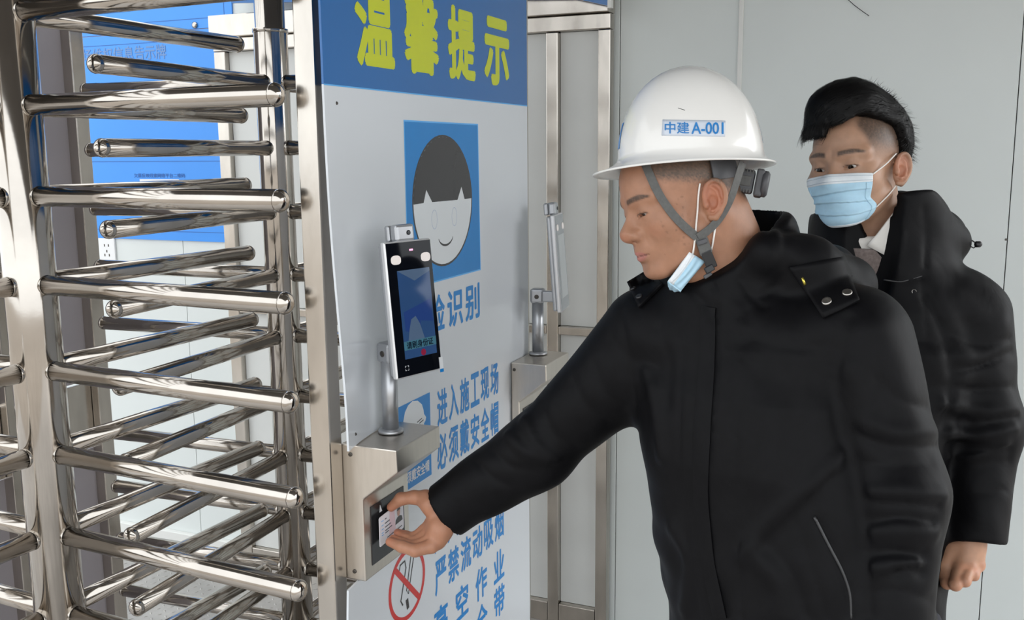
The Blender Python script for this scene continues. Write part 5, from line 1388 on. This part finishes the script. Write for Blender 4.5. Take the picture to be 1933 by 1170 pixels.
for i, u in enumerate(U):
    for j, v in enumerate(Vv):
        ang = mang(u, v); r = rad[i, j]
        pl = 0.0
        for pv in (0.36, 0.56, 0.76):
            x = v-(pv+0.03*math.sin(u*2.3+pv*9)); pl += 0.0065*(1 if x < 0 else 0)*math.exp(-(x/0.085)**2)*(1-abs(u)**4)
        r += pl+0.0016*math.sin(7*u+9*v+2*math.sin(5*v))*math.sin(math.pi*v)*(1-abs(u)**3)
        A[i, j] = h2((math.sin(ang)*r, 0.02+math.cos(ang)*r, org[i*nv+j][2]))
def m2patch(name, m, i0, i1, j0, j1, lift, parent=mk2, thick=0.0012):
    cen = h2((0, 0.02, -0.06)); Q = A[i0:i1, j0:j1]; nn = Q-cen; nn /= np.linalg.norm(nn, axis=2)[:, :, None]
    T = Q+nn*lift; Bm = T-nn*thick; a_, b_ = T.shape[:2]; mb = MB(); mb.grid(T); mb.grid(Bm); o = a_*b_
    ed = [(i, 0) for i in range(a_)]+[(a_-1, j) for j in range(1, b_)]+[(i, b_-1) for i in range(a_-2, -1, -1)]+[(0, j) for j in range(b_-2, 0, -1)]; ix = [i*b_+j for i, j in ed]
    for k in range(len(ix)): x, y = ix[k], ix[(k+1) % len(ix)]; mb.f.append((x, y, o+y, o+x)); mb.sm.append(False)
    return mb.build(name, m, parent)
fb = m2patch('fabric', 'mask_blue', 0, nu, 0, nv, 0.0)
m2patch('nose_band', 'mask_white', 0, nu, 0, 16, 0.0006)
m2patch('side_hem', 'mask_blue', nu-6, nu, 16, nv, 0.0006); m2patch('side_hem', 'mask_blue', 0, 6, 16, nv, 0.0006)
m2patch('lower_hem', 'mask_white', 4, nu-4, nv-4, nv, 0.0004)
for jj in (4, 12):
    b = MB(); cen = h2((0, 0.02, -0.06)); pts = [A[i, jj]+nrm(A[i, jj]-cen)*0.0009 for i in range(nu)]
    b.tube(pts, 0.0005, 5); b.build('stitching', 'mask_seam', mk2)
def loop2(a, mid, c):
    P = resample([a, mid, c], 14); b = MB(); b.tube(P, 0.0013, 6); b.build('ear_loop', 'elastic', mk2)
e_t, e_b = h2((0.079, -0.004, 0.027)), h2((0.077, -0.010, -0.030))
loop2(A[nu-1, 2], (A[nu-1, 2]+e_t)/2+R2[:, 0]*0.004, e_t); loop2(A[nu-1, 61], (A[nu-1, 61]+e_b)/2+R2[:, 0]*0.003, e_b)
e_t, e_b = h2((-0.079, -0.004, 0.027)), h2((-0.077, -0.010, -0.030))
loop2(A[0, 1], (A[0, 1]+e_t)/2-R2[:, 0]*0.004, e_t); loop2(A[0, 61], (A[0, 61]+e_b)/2-R2[:, 0]*0.003, e_b)

# ---- identity card
CXp = -0.8460; cy0, cy1, cz0, cz1 = 1.3855, 1.4711, 0.9385, 0.9925
ic = thing('identity_card', 'pale identity card with a small portrait pinched against the reader', 'card', (CXp, (cy0+cy1)/2, cz0))
tiltc = 0.06
def cq(a, b_, l=0.0): 
    y = cy0+(cy1-cy0)*a; z = cz0+(cz1-cz0)*b_+(a-0.5)*tiltc*0.0856
    return (CXp+l, y, z)
rc = []
for ca, cb, sa in ((1, 1, 0), (0, 1, 90), (0, 0, 180), (1, 0, 270)):
    for k in range(5):
        an = math.radians(sa+90*k/4); rx, rz = 0.0032/0.0856, 0.0032/0.054
        rc.append(cq((1-rx if ca else rx)+rx*math.cos(an), (1-rz if cb else rz)+rz*math.sin(an)))
b = MB(); b.prism(rc, (0.0009, 0, 0)); b.build('card_body', 'card', ic)
def cpoly(name, pts, m, l, parent=ic): b = MB(); b.add([cq(a, c, l) for a, c in pts], [tuple(range(len(pts)))]); return b.build(name, m, parent, recalc=False)
cpoly('tint_band', [(0.38, 0.02), (0.66, 0.02), (0.62, 0.98), (0.42, 0.98)], 'card_pink', 0.00105)
for k, (z, n_) in enumerate(((0.82, 3), (0.67, 9), (0.54, 11), (0.42, 13), (0.34, 7))):
    w_ = 0.022*n_; cpoly('text_line', [(0.22, z-0.018), (0.22+w_, z-0.018), (0.22+w_, z+0.018), (0.22, z+0.018)], 'card_ink', 0.0012)
    cpoly('text_line', [(0.08, z-0.012), (0.17, z-0.012), (0.17, z+0.012), (0.08, z+0.012)], 'print_blue_pale', 0.0012)
cpoly('text_line', [(0.30, 0.12), (0.92, 0.12), (0.92, 0.155), (0.30, 0.155)], 'card_ink', 0.0012)
cpoly('portrait_shoulders', [(0.64, 0.33), (0.95, 0.33), (0.93, 0.48), (0.84, 0.55), (0.74, 0.55), (0.66, 0.48)], 'print_dark', 0.0012)
mat('portrait_skin', srgb(196, 150, 132), 0.3, noise=(30, 0.03))
cpoly('portrait_face', [(0.79+0.060*math.cos(a), 0.70+0.15*math.sin(a)) for a in np.linspace(0, 2*math.pi, 21)[:-1]], 'portrait_skin', 0.0013)
cpoly('portrait_hair', [(0.79+0.068*math.cos(a), 0.76+0.13*math.sin(a)) for a in np.linspace(0, math.pi, 12)], 'print_dark', 0.0014)

# ---- fittings of the front jacket
fl1 = drape(jacket1_out, [(1488, 503), (1588, 486), (1622, 571), (1555, 603)], 12, 12, 0.0065, 0.004, 'hood_flap', 'jacket', jk1)
for p in ((1562, 574), (1599, 559)): snap(jacket1_out, p, 0.0072, fl1, 'metal_snap', 0.0070)
fl2 = drape(jacket1_out, [(1186, 538), (1226, 514), (1256, 538), (1208, 584)], 10, 10, 0.0060, 0.004, 'hood_flap', 'jacket', jk1)
for p in ((1197, 551), (1209, 565)): snap(jacket1_out, p, 0.0055, fl2, 'zip', 0.0065)
zp = march(jacket1_out, [(1512, 524), (1517, 538)]); b = MB(); b.tube([zp[0]+CBACK*0.006, zp[1]+CBACK*0.007], 0.0022, 8); b.build('zip_end', 'brass', jk1)
thread(jacket1_out, [(1537, 975), (1560, 1020), (1590, 1075), (1606, 1120), (1608, 1168)], 0.0024, jk1, 'zip', 'pocket_zip', 0.0015)
strip(lambda P: jacket_base(P)-relief1(P)+0.0026*W1(P), [(x+3, y) for x, y in PLB], [(x-3, y) for x, y in PLC], 8, 40, 0.0032, 0.003, 'placket', 'jacket', jk1)
